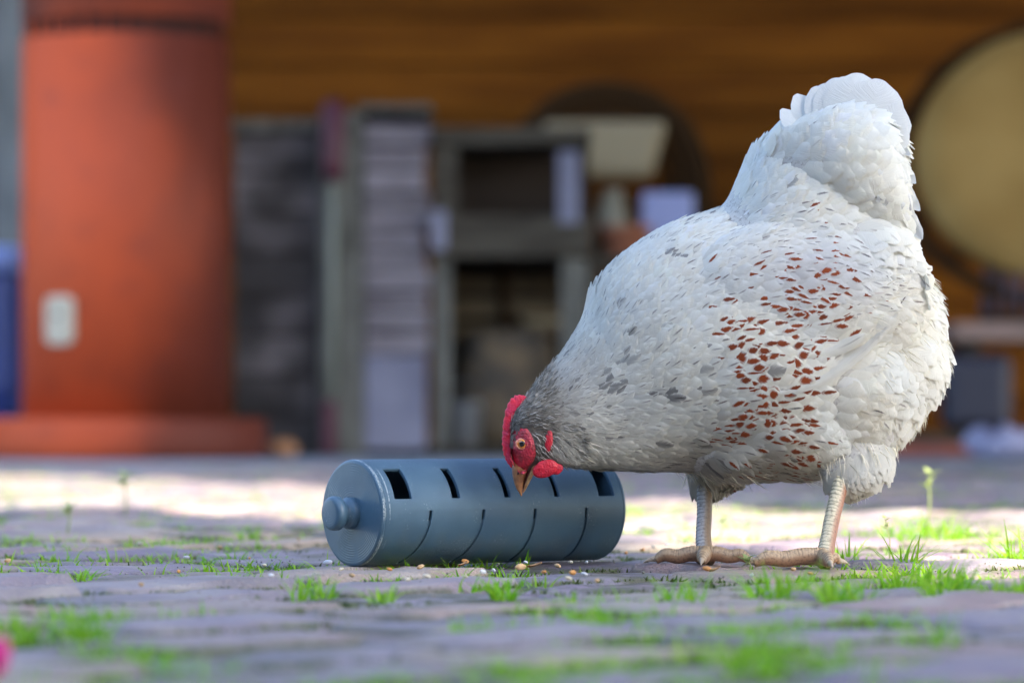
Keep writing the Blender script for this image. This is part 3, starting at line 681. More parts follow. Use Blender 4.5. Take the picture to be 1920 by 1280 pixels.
# ---- flow field and plumage parameters, in the side view of the bird
FLOW = [ (975,760,.5,-.3),(990,740,.7,-.6),(1000,790,1,.05),(1015,830,.7,.75),(1040,860,.75,.7),(1080,800,1,.15),(1080,855,.9,.45),(1060,700,.65,-.7),(1110,740,.85,-.5),
 (1150,800,1,-.1),(1150,860,1,.12),(1100,590,.45,-.9),(1130,650,.65,-.75),(1150,540,.6,-.8),(1200,700,.85,-.5),(1200,600,.8,-.6),(1250,820,1,-.15),(1250,875,1,.06),
 (1220,460,.85,-.45),(1300,430,.93,-.3),(1300,540,.92,-.38),(1300,650,.93,-.35),(1330,760,.95,-.3),(1350,400,.75,-.6),(1400,450,.98,-.2),(1450,520,1,.0),(1440,620,.98,-.12),
 (1540,440,.95,.25),(1560,520,.95,.3),(1600,580,.85,.1),(1640,480,.75,.65),(1660,540,.6,-.2),(1580,640,.85,-.5),(1520,690,.9,-.45),(1450,720,.96,-.25),(1400,820,.97,-.15),(1480,800,.98,.0),
 (1380,330,.5,-.85),(1430,280,.65,-.7),(1450,360,.8,-.4),(1520,340,.9,.0),(1580,370,.9,.35),(1650,430,.75,.65),(1640,360,.75,.6),(1700,440,.3,.95),(1700,340,.4,.85),(1600,280,.85,.1),
 (1520,240,.7,-.7),(1500,260,.7,-.6),(1600,210,.8,-.3),(1680,270,.6,.7),(1640,220,.9,.0),
 (1600,720,.8,.35),(1560,760,.95,.2),(1660,600,.85,.3),(1740,560,.8,.6),(1770,640,.75,.65),(1740,720,.6,.8),(1690,780,.35,.93),(1620,800,.5,.85),(1660,700,.7,.7),(1560,850,.3,.95),(1620,860,.25,.97),(1560,910,.1,1),
 (1500,870,.75,.5),(1400,885,.95,.2),(1330,880,.8,.4),(1340,910,.2,1),(1320,930,.05,1) ]
FLOW = np.array(FLOW, float)
#        px   py   len  halfw space  grey streak spot dark
PAR = [ (965,760, 7,1.7,2.0, .75,.25,0,.5),(1000,750, 8,2.0,2.2, .8,.4,0,.45),(990,790,6,1.5,1.8,.9,.2,0,.8),(1012,835,5,1.2,1.6,.9,.1,0,1),(1040,840,11,1.6,2.3,.45,.8,0,.22),(1070,860,14,2.0,2.8,.32,.7,0,.15),
 (1060,700,11,2.8,3.2,.42,.5,0,.18),(1100,780,14,3.2,3.8,.30,.6,0,.1),(1120,640,16,4.4,5.0,.15,.35,0,.03),(1160,720,18,4.6,5.2,.14,.4,0,.03),(1160,850,18,4.2,4.8,.24,.55,0,.10),
 (1200,560,20,5.6,6.4,.08,.15,0,0),(1250,650,21,6.0,6.8,.04,.22,0,0),(1230,800,21,5.6,6.2,.12,.4,0,.03),(1300,870,22,5.2,5.6,.35,.9,.25,.5),(1400,880,22,5.2,5.6,.35,.9,.35,.5),(1280,450,18,5.2,6.0,.05,.35,0,0),
 (1340,480,18,4.8,5.6,.03,.6,.03,0),(1420,450,18,4.8,5.6,0,.6,.03,0),(1360,600,20,6.0,6.8,.12,.35,.2,.03),(1350,640,22,6.6,7.8,.12,.2,.75,.05),(1400,540,19,5.4,6.4,.12,.4,.35,.05),(1470,540,19,5.4,6.4,.15,.3,.7,.1),(1450,600,20,5.8,6.8,.15,.3,.75,.1),
 (1540,560,20,5.6,6.6,.12,.4,.45,.08),(1600,520,21,5.6,6.6,.0,.6,.1,0),(1620,600,22,6,7,.05,.5,.05,.05),(1380,700,24,7.6,9.2,.06,.15,.95,.03),(1440,700,24,7.6,9.2,.06,.15,.9,.03),(1420,780,23,7.2,8.6,.10,.2,.95,.06),(1350,810,22,6.2,7.2,.2,.4,.7,.2),(1470,830,22,6.2,7.4,.15,.4,.7,.2),
 (1270,740,22,6.2,7.2,.12,.25,.02,.05),(1520,650,22,6.4,7.4,.08,.4,.35,.1),(1540,740,24,7.5,9,0,.1,.06,0),(1500,780,24,7.5,8.6,.03,.12,.12,0),(1530,840,22,6.5,7.6,.08,.25,0,0),
 (1400,340,20,6.4,7.4,0,.06,0,0),(1500,300,24,8,9,0,.02,0,0),(1600,300,26,9,10,0,.02,0,0),(1600,420,24,7.5,8.6,0,.08,0,0),(1680,430,26,8,9.5,0,.08,0,0),(1600,220,26,9,10,0,0,0,0),
 (1650,650,24,8.5,10,0,.02,0,0),(1740,620,24,8.5,10,0,0,0,0),(1680,750,22,8,9,0,0,0,0),(1600,700,25,8.5,10,0,.04,.02,0),(1600,850,20,6,7,.05,.1,0,0),(1560,890,13,3.4,4.2,.08,.15,0,0),(1560,920,8,2.4,2.8,.08,.15,0,0),(1330,895,14,3.6,4.4,.15,.15,0,0),(1325,925,8,2.4,2.8,.15,.15,0,0) ]
PAR = np.array(PAR, float)
def idw(P, table, nk, p=3.0):
    d2 = ((P[:, None, 0]-table[None, :, 0])**2+(P[:, None, 1]-table[None, :, 1])**2)+60.
    w_ = d2**(-p/2); w_ /= w_.sum(1, keepdims=True); return w_ @ table[:, 2:2+nk]
def to_px(P): return np.stack([960+P[:, 0]*HS, 785-(P[:, 2]-CAMH)*HS], 1)
tv = fv[tri]; area = np.linalg.norm(np.cross(tv[:, 1]-tv[:, 0], tv[:, 2]-tv[:, 0]), axis=1)/2
rng = np.random.default_rng(3)
def sample(n, prob=None):
    w_ = area if prob is None else area*prob
    idx = rng.choice(len(tri), n, p=w_/w_.sum()); r1 = np.sqrt(rng.random(n)); r2 = rng.random(n)
    b = np.stack([1-r1, r1*(1-r2), r1*r2], 1)
    P = (tv[idx]*b[:, :, None]).sum(1); Nn = (vn[tri[idx]]*b[:, :, None]).sum(1); Nn /= np.linalg.norm(Nn, axis=1, keepdims=True)
    return P, Nn
cpx = to_px(tv.mean(1))
P, Nn = sample(260000, 1/(idw(cpx, PAR, 3)[:, 2]**2))
px = to_px(P); par = idw(px, PAR, 7)
sp_ = par[:, 2]*1e-3*.88
lev = np.exp2(np.round(np.log2(sp_)*4)/4)
cell = np.floor(P/lev[:, None]+np.array([.31,.17,.53])).astype(np.int64)
cdist = (((P/lev[:, None]+np.array([.31,.17,.53]))-cell-.5)**2).sum(1)
key = (cell[:, 0]*73856093) ^ (cell[:, 1]*19349663) ^ (cell[:, 2]*83492791) ^ (np.round(np.log2(lev)*4).astype(np.int64)*2654435)
order = np.lexsort((cdist, key)); k_ = key[order]; first = np.ones(len(k_), bool); first[1:] = k_[1:] != k_[:-1]
sel = order[first]
P = P[sel]; Nn = Nn[sel]; px = px[sel]; par = par[sel]
# no feathers on the bare face, on the shank ends
def in_ell(px, c, r): return (((px-np.array(c))/np.array(r))**2).sum(1) < 1
bare = in_ell(px, (978,842), (22,42)) & (np.abs(Nn[:, 1]) > .15) | in_ell(px, (1022,826), (9,22)) & (np.abs(Nn[:, 1]) > .3) | ((px[:, 0] < 1002) & (px[:, 1] > 858))
keep = ~bare
P = P[keep]; Nn = Nn[keep]; px = px[keep]; par = par[keep]
print('feathers', len(P))

def feather_mesh(name, P, Nn, T, L, W, lift, cup, curl, colr, spot, NU=4, NV=7, tip=.42, parent=None, m=None, rs=1):
    """P root, T tangent, colr (n,3), spot (n,3)"""
    n = len(P); g = np.random.default_rng(rs)
    S = np.cross(Nn, T); S /= np.linalg.norm(S, axis=1, keepdims=True)
    v = np.linspace(0, 1, NV+1); u = np.linspace(-1, 1, NU+1)
    prof = np.interp(v, [0,.15,.35,.6,.8,.92,1], [.30,.62,.92,1,.94,.74,tip])
    vv, uu = np.meshgrid(v, u, indexing='ij'); pr = np.repeat(prof[:, None], NU+1, 1)
    vv = vv.ravel(); uu = uu.ravel(); pr = pr.ravel(); K = len(vv)
    jit = g.normal(0, 1, (n, K))*(np.abs(uu)**2)*.03+g.normal(0, 1, (n, K))*(vv > .9)*.035
    vlen = vv[None]*(1-.10*(uu[None]**2)*(vv[None] > .8))+jit*.6*(vv[None] > .4)
    wid = uu[None]*pr[None]*(1+jit)
    bend = g.normal(0, .10, (n, 1))
    pos = P[:, None]+T[:, None]*(vlen*L[:, None])[..., None] \
        + S[:, None]*((wid*W[:, None])+bend*L[:, None]*vlen**2)[..., None] \
        + Nn[:, None]*((lift[:, None]*vlen-curl[:, None]*vlen**2)*L[:, None]-cup[:, None]*(uu[None]**2)*W[:, None]-.0004)[..., None]
    q = np.arange(K).reshape(NV+1, NU+1)
    f = np.stack([q[:-1, :-1].ravel(), q[:-1, 1:].ravel(), q[1:, 1:].ravel(), q[1:, :-1].ravel()], 1)
    F = (f[None]+(np.arange(n)*K)[:, None, None]).reshape(-1, 4)
    me = bpy.data.meshes.new(name)
    me.vertices.add(n*K); me.vertices.foreach_set('co', (pos-np.array(HO)).astype(np.float32).ravel())
    me.loops.add(len(F)*4); me.loops.foreach_set('vertex_index', F.astype(np.int32).ravel())
    me.polygons.add(len(F)); me.polygons.foreach_set('loop_start', np.arange(0, len(F)*4, 4, dtype=np.int32)); me.polygons.foreach_set('loop_total', np.full(len(F), 4, np.int32))
    me.update(calc_edges=True); me.validate()
    def attr(nm, arr):
        a = me.attributes.new(nm, 'FLOAT_VECTOR', 'POINT'); a.data.foreach_set('vector', arr.astype(np.float32).ravel())
    attr('fuv', np.broadcast_to(np.stack([uu, vv, uu*0], 1)[None], (n, K, 3))+np.stack([np.zeros(n), np.zeros(n), g.random(n)], 1)[:, None])
    attr('snor', np.broadcast_to(Nn[:, None]+T[:, None]*.15, (n, K, 3))); attr('fcol', np.broadcast_to(colr[:, None], (n, K, 3))); attr('fspot', np.broadcast_to(spot[:, None], (n, K, 3)))
    o = link(name, me, m, parent, True); return o

def feather_material(name='feather', bv=22.0, bu=7.0, amt=.12, soft=0):
    m = bpy.data.materials.new(name); m.use_nodes = True; nt = m.node_tree; b = nt.nodes['Principled BSDF']; out = nt.nodes['Material Output']
    A = {}
    for nm in ('fuv', 'fcol', 'fspot'): A[nm] = N(nt, 'ShaderNodeAttribute', attribute_name=nm)
    s1 = N(nt, 'ShaderNodeSeparateXYZ'); nt.links.new(A['fuv'].outputs['Vector'], s1.inputs[0]); U, V, RND = s1.outputs
    s2 = N(nt, 'ShaderNodeSeparateXYZ'); nt.links.new(A['fspot'].outputs['Vector'], s2.inputs[0]); SP, ST, DK = s2.outputs
    au = math_node(nt, 'ABSOLUTE', U)
    # barbs: slanting fine lines
    bc = math_node(nt, 'SUBTRACT', math_node(nt, 'MULTIPLY', V, bv), math_node(nt, 'MULTIPLY', au, bu))
    cx = N(nt, 'ShaderNodeCombineXYZ'); nt.links.new(math_node(nt, 'MULTIPLY', bc, 1.0), cx.inputs[0]); nt.links.new(math_node(nt, 'MULTIPLY', U, .8), cx.inputs[1]); nt.links.new(math_node(nt, 'MULTIPLY', RND, 50.0), cx.inputs[2])
    nb = N(nt, 'ShaderNodeTexNoise'); nb.inputs['Scale'].default_value = 1.6; nb.inputs['Detail'].default_value = 3; nt.links.new(cx.outputs[0], nb.inputs['Vector'])
    barb = nb.outputs[0]
    # rust spot
    wob = math_node(nt, 'MULTIPLY', math_node(nt, 'SUBTRACT', barb, .5), 1.5)
    du = math_node(nt, 'DIVIDE', au, math_node(nt, 'ADD', .11, math_node(nt, 'MULTIPLY', SP, .50)))
    dv = math_node(nt, 'DIVIDE', math_node(nt, 'SUBTRACT', V, math_node(nt, 'ADD', .72, math_node(nt, 'MULTIPLY', RND, .12))), math_node(nt, 'SUBTRACT', .30, math_node(nt, 'MULTIPLY', SP, .14)))
    dd = math_node(nt, 'ADD', math_node(nt, 'SQRT', math_node(nt, 'ADD', math_node(nt, 'MULTIPLY', du, du), math_node(nt, 'MULTIPLY', dv, dv))), wob)
    spot = math_node(nt, 'MULTIPLY', ramp(nt, dd, 1.15, .62), ramp(nt, SP, .02, .06))
    # dark shaft streak
    st = math_node(nt, 'MULTIPLY', math_node(nt, 'MULTIPLY', ramp(nt, math_node(nt, 'ADD', au, math_node(nt, 'MULTIPLY', wob, .12)), .14, .05), ramp(nt, V, .45, .75)), math_node(nt, 'MULTIPLY', ramp(nt, V, .99, .86), ST))
    # dark cloudy feather centre
    dkm = math_node(nt, 'MULTIPLY', ramp(nt, math_node(nt, 'ADD', au, wob), .85, .2), DK)
    geo = N(nt, 'ShaderNodeNewGeometry')
    nz = N(nt, 'ShaderNodeTexNoise'); nz.inputs['Scale'].default_value = 60; nz.inputs['Detail'].default_value = 3; nt.links.new(geo.outputs['Position'], nz.inputs['Vector'])
    c = mixc(nt, ramp(nt, barb, .3, .75, 0, amt), A['fcol'].outputs['Color'], (.36,.36,.35))
    c = mixc(nt, math_node(nt, 'MULTIPLY', dkm, .85), c, (.10,.095,.10))
    c = mixc(nt, st, c, mixc(nt, RND, (.10,.045,.035), (.06,.06,.07)))
    c = mixc(nt, spot, c, mixc(nt, math_node(nt, 'MULTIPLY', RND, barb), (.32,.060,.012), (.07,.020,.010)))
    nt.links.new(c, b.inputs['Base Color']); b.inputs['Roughness'].default_value = .62; b.inputs['Specular IOR Level'].default_value = .25
    b.inputs['Sheen Weight'].default_value = .15
    bp = N(nt, 'ShaderNodeBump'); bp.inputs['Strength'].default_value = .6; bp.inputs['Distance'].default_value = .0008
    if soft:
        sa_ = N(nt, 'ShaderNodeAttribute', attribute_name='snor'); vm = N(nt, 'ShaderNodeVectorMath', operation='SCALE'); nt.links.new(sa_.outputs['Vector'], vm.inputs[0]); vm.inputs['Scale'].default_value = soft
        dt = N(nt, 'ShaderNodeVectorMath', operation='DOT_PRODUCT'); nt.links.new(geo.outputs['Normal'], dt.inputs[0]); nt.links.new(sa_.outputs['Vector'], dt.inputs[1]); bk = math_node(nt, 'SIGN', dt.outputs['Value']); v3 = N(nt, 'ShaderNodeVectorMath', operation='SCALE'); nt.links.new(vm.outputs[0], v3.inputs[0]); nt.links.new(bk, v3.inputs['Scale'])
        v2 = N(nt, 'ShaderNodeVectorMath', operation='ADD'); nt.links.new(geo.outputs['Normal'], v2.inputs[0]); nt.links.new(v3.outputs[0], v2.inputs[1])
        v4 = N(nt, 'ShaderNodeVectorMath', operation='NORMALIZE'); nt.links.new(v2.outputs[0], v4.inputs[0]); nt.links.new(v4.outputs[0], bp.inputs['Normal'])
    nt.links.new(barb, bp.inputs['Height']); nt.links.new(bp.outputs[0], b.inputs['Normal'])
    t = N(nt, 'ShaderNodeBsdfTranslucent'); nt.links.new(c, t.inputs[0]); ms = N(nt, 'ShaderNodeMixShader'); ms.inputs[0].default_value = .28
    nt.links.new(b.outputs[0], ms.inputs[1]); nt.links.new(t.outputs[0], ms.inputs[2]); nt.links.new(ms.outputs[0], out.inputs[0])
    return m
m_fea = feather_material(soft=.75); m_down = feather_material('down_feather'); m_long = feather_material('long_feather', 95.0, 22.0, .20)
WHITE = np.array([.88,.87,.78]); WARM = np.array([.87,.82,.66]); BLUE = np.array([.72,.77,.77]); GREY = np.array([.42,.39,.32]); BROWN = np.array([.10,.075,.055])
def tangents(P, Nn, px):
    fl = idw(px, FLOW, 2, 4.0); T = np.stack([fl[:, 0], np.zeros(len(P)), -fl[:, 1]], 1)
    T += rng.normal(0, .07, T.shape)
    T -= Nn*(T*Nn).sum(1, keepdims=True); T /= np.linalg.norm(T, axis=1, keepdims=True); return T
T = tangents(P, Nn, px)
n = len(P)
L = par[:, 0]*1e-3*rng.uniform(.88, 1.15, n); W_ = par[:, 1]*1e-3*rng.uniform(.85, 1.12, n)*1.06
grey = np.clip(par[:, 3]*.85+rng.normal(0, .07, n), 0, 1)[:, None]
cw = rng.random(n)[:, None]
lown = np.array([noise.noise(Vector(p)*22) for p in P])[:, None]
colr = WHITE*(1-.35*cw)+WARM*(.35*cw); colr = colr+(BLUE-colr)*np.clip(.15+lown*.9, 0, .5)
# greyish blue shoulder patch, darker clouds on neck
shb = np.exp(-(((px-np.array((1480,520)))/np.array((110,60)))**2).sum(1))[:, None]; colr = colr+(np.array([.56,.58,.66])-colr)*shb*.6
colr = colr+(GREY*(1+.35*rng.normal(0, 1, (n, 1)))-colr)*grey*.85
colr = colr+(BROWN-colr)*np.clip(par[:, 6:7]*1.25, 0, 1)*.9
# browner, darker feathers towards the bottom of the belly
bel = np.clip((px[:, 1:2]-805)/75, 0, 1)*np.clip((px[:, 0:1]-1150)/120, 0, 1)
colr = colr+(np.array([.50,.44,.34])-colr)*bel*.55
colr = np.clip(colr*(1+rng.normal(0, .035, (n, 1))), .02, .85)
isspot = (rng.random(n) < np.where(par[:, 5] < .3, par[:, 5]-.09, par[:, 5])) & (Nn[:, 1] < .2+2)
streak = np.where(rng.random(n) < par[:, 4], rng.uniform(.35, 1, n), 0)
spot = np.stack([np.where(isspot, rng.uniform(.1, 1, n)*np.clip(par[:, 5]*1.4, .3, 1), 0), streak*np.clip(.55+.6*grey[:, 0]+.3*(par[:, 5] > .05), 0, 1), np.where(rng.random(n) < .22*grey[:, 0]+.006, rng.uniform(.3, .9, n), 0)*(px[:, 0] < 1500)], 1)
# a few dark blotches at the neck side and shoulder as in the picture
for cx, cy, rx, ry, a_ in ((1135,735,22,14,.8),(1220,748,28,9,.9),(1238,498,16,10,.8),(1160,690,14,8,.5),(1675,352,10,10,.7)):
    mk = in_ell(px, (cx-8, cy), (rx, ry)); spot[mk, 2] = a_
lift = rng.normal(.165, .016, n); fluff = np.clip((px[:, 0]-1600)/120, 0, 1)*np.clip((px[:, 1]-520)/80, 0, 1)
lift += fluff*rng.uniform(.0, .14, n)
curl = np.full(n, .085)+fluff*.05; cup = np.full(n, .15)
wingm = ((in_ell(px, (1490,570), (235,165)) | in_ell(px, (1600,520), (110,105))) & (np.abs(Nn[:, 1]) > .25) & (np.abs(P[:, 1]-HD) > .055) & ~(in_ell(px, (1590,398), (118,64))))
def sub(mask, name, parent, m=m_fea): return feather_mesh(name, P[mask], Nn[mask], T[mask], L[mask], W_[mask], lift[mask], cup[mask], curl[mask], colr[mask], spot[mask], parent=parent, m=m, rs=5)
# skin and legs: one continuous body
def attr_mat(name, rough=.5, nz=500, sss=0, spec=.5, bump=.3, bs=300):
    m = bpy.data.materials.new(name); m.use_nodes = True; nt = m.node_tree; b = nt.nodes['Principled BSDF']
    a = N(nt, 'ShaderNodeAttribute', attribute_name='tint'); tc = N(nt, 'ShaderNodeTexCoord')
    n1 = N(nt, 'ShaderNodeTexNoise'); n1.inputs['Scale'].default_value = nz; n1.inputs['Detail'].default_value = 5; nt.links.new(tc.outputs['Object'], n1.inputs['Vector'])
    c = mixc(nt, ramp(nt, n1.outputs[0], .45, .75, 0, .6), a.outputs['Color'], (.10,.07,.055)); nt.links.new(c, b.inputs['Base Color'])
    b.inputs['Roughness'].default_value = rough; b.inputs['Specular IOR Level'].default_value = spec
    n2 = N(nt, 'ShaderNodeTexNoise'); n2.inputs['Scale'].default_value = bs; n2.inputs['Detail'].default_value = 6; nt.links.new(tc.outputs['Object'], n2.inputs['Vector'])
    bp = N(nt, 'ShaderNodeBump'); bp.inputs['Strength'].default_value = bump; bp.inputs['Distance'].default_value = .001; nt.links.new(n2.outputs[0], bp.inputs['Height']); nt.links.new(bp.outputs[0], b.inputs['Normal'])
    return m
m_skin = attr_mat('skin_under_plumage', .8)
m_shank = attr_mat('leg_scales')
class LegMB(MB):
    def __init__(s): super().__init__(); s.tint = []
def scaly(mb, pts, rads, front, step=.0033, ca=(.50,.46,.36), cb=(.30,.12,.07), amp=.10, n=20):
    """tapered limb with overlapping scutes on its front side"""
    pts = [Vector(p) for p in pts]; L_ = [0]
    for i in range(1, len(pts)): L_.append(L_[-1]+(pts[i]-pts[i-1]).length)
    rows = catmull([list(p)+[r] for p, r in zip(pts, rads)], 12)
    # resample
    seg = np.linalg.norm(np.diff(rows[:, :3], axis=0), axis=1); cum = np.concatenate([[0], np.cumsum(seg)])
    m = max(8, int(cum[-1]/.0005)); ss = np.linspace(0, cum[-1], m)
    C = np.stack([np.interp(ss, cum, rows[:, k]) for k in range(4)], 1)
    front = Vector(front).normalized(); rings = []
    for i in range(m):
        p = Vector(C[i, :3]); t = Vector(C[min(i+1, m-1), :3]-C[max(i-1, 0), :3]).normalized()
        f = (front-t*front.dot(t)).normalized(); s = t.cross(f); r = C[i, 3]
        ph = (ss[i]/step+.35*noise.noise(Vector((ss[i]*160, 2, 7)))) % 1.0; saw = (ph**1.5-.4)
        fade = min(1, ss[i]/.003, (cum[-1]-ss[i])/.003+.2)
        ring = []
        for k in range(n):
            a = 2*math.pi*k/n; ca_ = math.cos(a); g = max(0, ca_)**.6
            split = .06*math.exp(-((abs(a if a < math.pi else a-2*math.pi)-.95)/.12)**2)
            rr = r*(1+amp*saw*g*fade-split+.03*(1-g)*noise.noise(Vector((a*3, ss[i]*900, 0))))
            ring.append(p+f*ca_*rr*1.08+s*math.sin(a)*rr*.92)
            w_ = 1/(1+math.exp(-(ca_-.1)*9)); dark = .55 if (ph < .13 and g > .2) else 1.0
            mb.tint.append([(ca[q]*w_+cb[q]*(1-w_))*dark for q in range(3)])
        rings.append(ring)
    mb.loft(rings)
def claw(mb, p, d, L=.011, r=.0026):
    p = Vector(p); d = Vector(d).normalized(); rings = []; n = 10
    for i in range(7):
        t = i/6; c = p+d*L*t+Vector((0, 0, -.0035*t*t)); rr = r*(1-t)**.8+.0002
        a = d.cross(Vector((0, 0, 1))).normalized(); b = a.cross(d)
        rings.append([c+a*math.cos(2*math.pi*k/n)*rr*.8+b*math.sin(2*math.pi*k/n)*rr for k in range(n)])
        mb.tint += [[.42,.34,.25]]*n
    mb.loft(rings)
lg = LegMB()
def foot(base, toes, **kw):
    for dirs, L_, r in toes:
        d = Vector(dirs).normalized(); q = base+Vector((0, 0, .001))
        pts = [q+Vector((0,0,.004))-d*.002, q+d*L_*.28+Vector((0,0,.0045)), q+d*L_*.55+Vector((0,0,.0025)), q+d*L_*.8+Vector((0,0,.0035)), q+d*L_+Vector((0,0,-.0005))]
        scaly(lg, pts, [r*1.2, r*1.12, r*1.02, r*.95, r*.55], (0,0,1), step=.0022, amp=.09, **kw)
        claw(lg, q+d*L_*.97+Vector((0,0,.0008)), d)
b2 = at(1541, 1058, 2.895); b2.z = .0060; f2 = hp(1568, 915, -.04)
scaly(lg, [f2+Vector((.002,0,.012)), f2.lerp(b2, .3)+Vector((-.001,0,0)), f2.lerp(b2, .65), f2.lerp(b2, .92)+Vector((.001,0,0)), b2+Vector((0,0,.001))], [.0062,.0058,.0057,.0066,.0074], (-1,-.75,0), cb=(.36,.16,.09), ca=(.66,.60,.42))
foot(b2, [((-1,-.12,0),.052,.0054), ((-.85,.55,0),.040,.0046), ((.10,-1,0),.034,.0048), ((.8,.5,.0),.016,.0036)], ca=(.52,.37,.22), cb=(.40,.22,.12))
b1 = at(1322, 1052, 2.95); b1.z = .0060; f1 = hp(1322, 920, .012)
scaly(lg, [f1+Vector((0,0,.014)), f1.lerp(b1, .3), f1.lerp(b1, .65)+Vector((-.001,0,0)), f1.lerp(b1, .92), b1+Vector((0,0,.001))], [.0060,.0055,.0055,.0064,.0074], (-1,-.25,0), ca=(.42,.42,.42), cb=(.22,.15,.09))
foot(b1, [((-1,.08,0),.038,.0050), ((1,-.10,0),.034,.0048), ((-.12,-1,0),.036,.0052), ((.3,1,.0),.014,.0036)], ca=(.42,.30,.18), cb=(.32,.18,.10))
# join the legs to the trunk mesh
nb_ = len(form.vertices); polys = [tuple(p.vertices) for p in form.polygons]; np_ = len(polys)
co = np.empty(nb_*3); form.vertices.foreach_get('co', co); co = co.reshape(-1, 3)
allv = [tuple(Vector(c)-HO) for c in co]+[tuple(Vector(v)-HO) for v in lg.v]
allf = polys+[tuple(i+nb_ for i in f) for f in lg.f]
me = bpy.data.meshes.new('body'); me.from_pydata(allv, [], allf)
me.polygons.foreach_set('material_index', [0]*np_+[1]*len(lg.f))
a_ = me.attributes.new('tint', 'FLOAT_COLOR', 'POINT'); a_.data.foreach_set('color', np.concatenate([np.concatenate([np.where((960+(co[:, 0:1])*HS < 1075), np.array([[.13,.10,.085]]), np.array([[.55,.54,.50]])), np.array(lg.tint)]), np.ones((len(allv), 1))], 1).astype(np.float32).ravel())
body = link('body', me, [m_skin, m_shank], hen, True)
headm = px[:, 0] < 1150
o = sub(~wingm & headm, 'neck_plumage', hen); tag(o, 'grey brown laced neck hackle', kind='stuff')
o = sub(~wingm & ~headm, 'body_plumage', hen); tag(o, kind='stuff')
wn = sub(wingm & (P[:, 1] < HD), 'wing', hen); tag(wn, 'folded wing with rust red flecks towards the camera')
wf = sub(wingm & (P[:, 1] >= HD), 'wing', hen)

# ---- long flight feathers showing below the wing coverts (each its own sub-part)
def surf(pxp, side=-1, off=.003):
    o = hp(*pxp); o = Vector((o.x, HD+side*.5, o.z)); h = bvh.ray_cast(o, Vector((0, -side, 0)))
    if h[0] is None:
        q = hp(*pxp); return Vector((q.x, HD+side*.05, q.z)), Vector((0, side, 0))
    return h[0]+Vector((0, side*off, 0)), h[1]
def long_feather(name, path, W, parent, side=-1, off=.003, col_=(.78,.77,.70), spt=(0,0,0), nv=16, nu=6, tilt=0, rs=0):
    """a broad feather whose shaft follows a side-view path laid on the bird's surface"""
    rows = catmull(path, 6); seg = np.linalg.norm(np.diff(rows, axis=0), axis=1); cum = np.concatenate([[0], np.cumsum(seg)]); cum /= cum[-1]
    g = random.Random(rs); vs = []; uvs = []
    pts = []; 
    for i in range(nv+1):
        t = i/nv; q = (np.interp(t, cum, rows[:, 0]), np.interp(t, cum, rows[:, 1])); p, nn = surf(q, side, off+.002*t); pts.append((p, nn))
    # smooth the depth
    ys = np.array([p.y for p, _ in pts]); 
    for _ in range(6): ys[1:-1] = .25*ys[:-2]+.5*ys[1:-1]+.25*ys[2:]
    for i in range(nv+1):
        t = i/nv; p = Vector((pts[i][0].x, ys[i], pts[i][0].z))
        a = Vector((pts[min(i+1, nv)][0].x-pts[max(i-1, 0)][0].x, 0, pts[min(i+1, nv)][0].z-pts[max(i-1, 0)][0].z)).normalized()
        s = Vector((-a.z, 0, a.x)); wv = W*np.interp(t, [0,.1,.3,.7,.88,.96,1], [.4,.7,.95,1,.78,.45,.12])
        for j in range(nu+1):
            u = j/nu*2-1; jit = g.gauss(0, .02)*abs(u)
            vs.append(p+s*(u*wv*(1+jit))+a*(-abs(u)*wv*.25)+Vector((0, side*(-.22*u*u*wv+tilt*u*wv), 0))); uvs.append((u, t, rs*.137 % 1))
    fs = []
    for i in range(nv):
        for j in range(nu): k = i*(nu+1)+j; fs.append((k, k+1, k+nu+2, k+nu+1))
    me = bpy.data.meshes.new(name); me.from_pydata([tuple(v-HO) for v in vs], [], fs)
    for nm, arr in (('fuv', uvs), ('fcol', [col_]*len(vs)), ('fspot', [spt]*len(vs))):
        a_ = me.attributes.new(nm, 'FLOAT_VECTOR', 'POINT'); a_.data.foreach_set('vector', np.array(arr, np.float32).ravel())
    return link(name, me, m_long, parent, True)
FL = [ ([(1560,625),(1640,585),(1690,540),(1722,488)], 11, .0012, (.80,.80,.76), (0,0,.0)),
       ([(1540,668),(1600,635),(1660,588),(1702,530)], 10, .003, (.78,.77,.72), (0,1,.1)),
       ([(1520,700),(1580,672),(1630,632),(1668,590)], 10, .0042, (.76,.76,.72), (0,.3,0)),
       ([(1450,738),(1520,718),(1590,672),(1648,618)], 10, .0055, (.80,.80,.76), (0,.1,0)),
       ([(1500,668),(1540,662),(1575,648),(1605,630)], 12, .005, (.76,.77,.76), (0,.4,.0)) ]
for side in (-1, 1):
    for i, (pth, W, off, c_, s_) in enumerate(FL):
        o = long_feather('flight_feather', pth, W/HS, wn if side < 0 else wf, side, off*.45, (.80,.79,.71), s_, tilt=.04, rs=i+1)
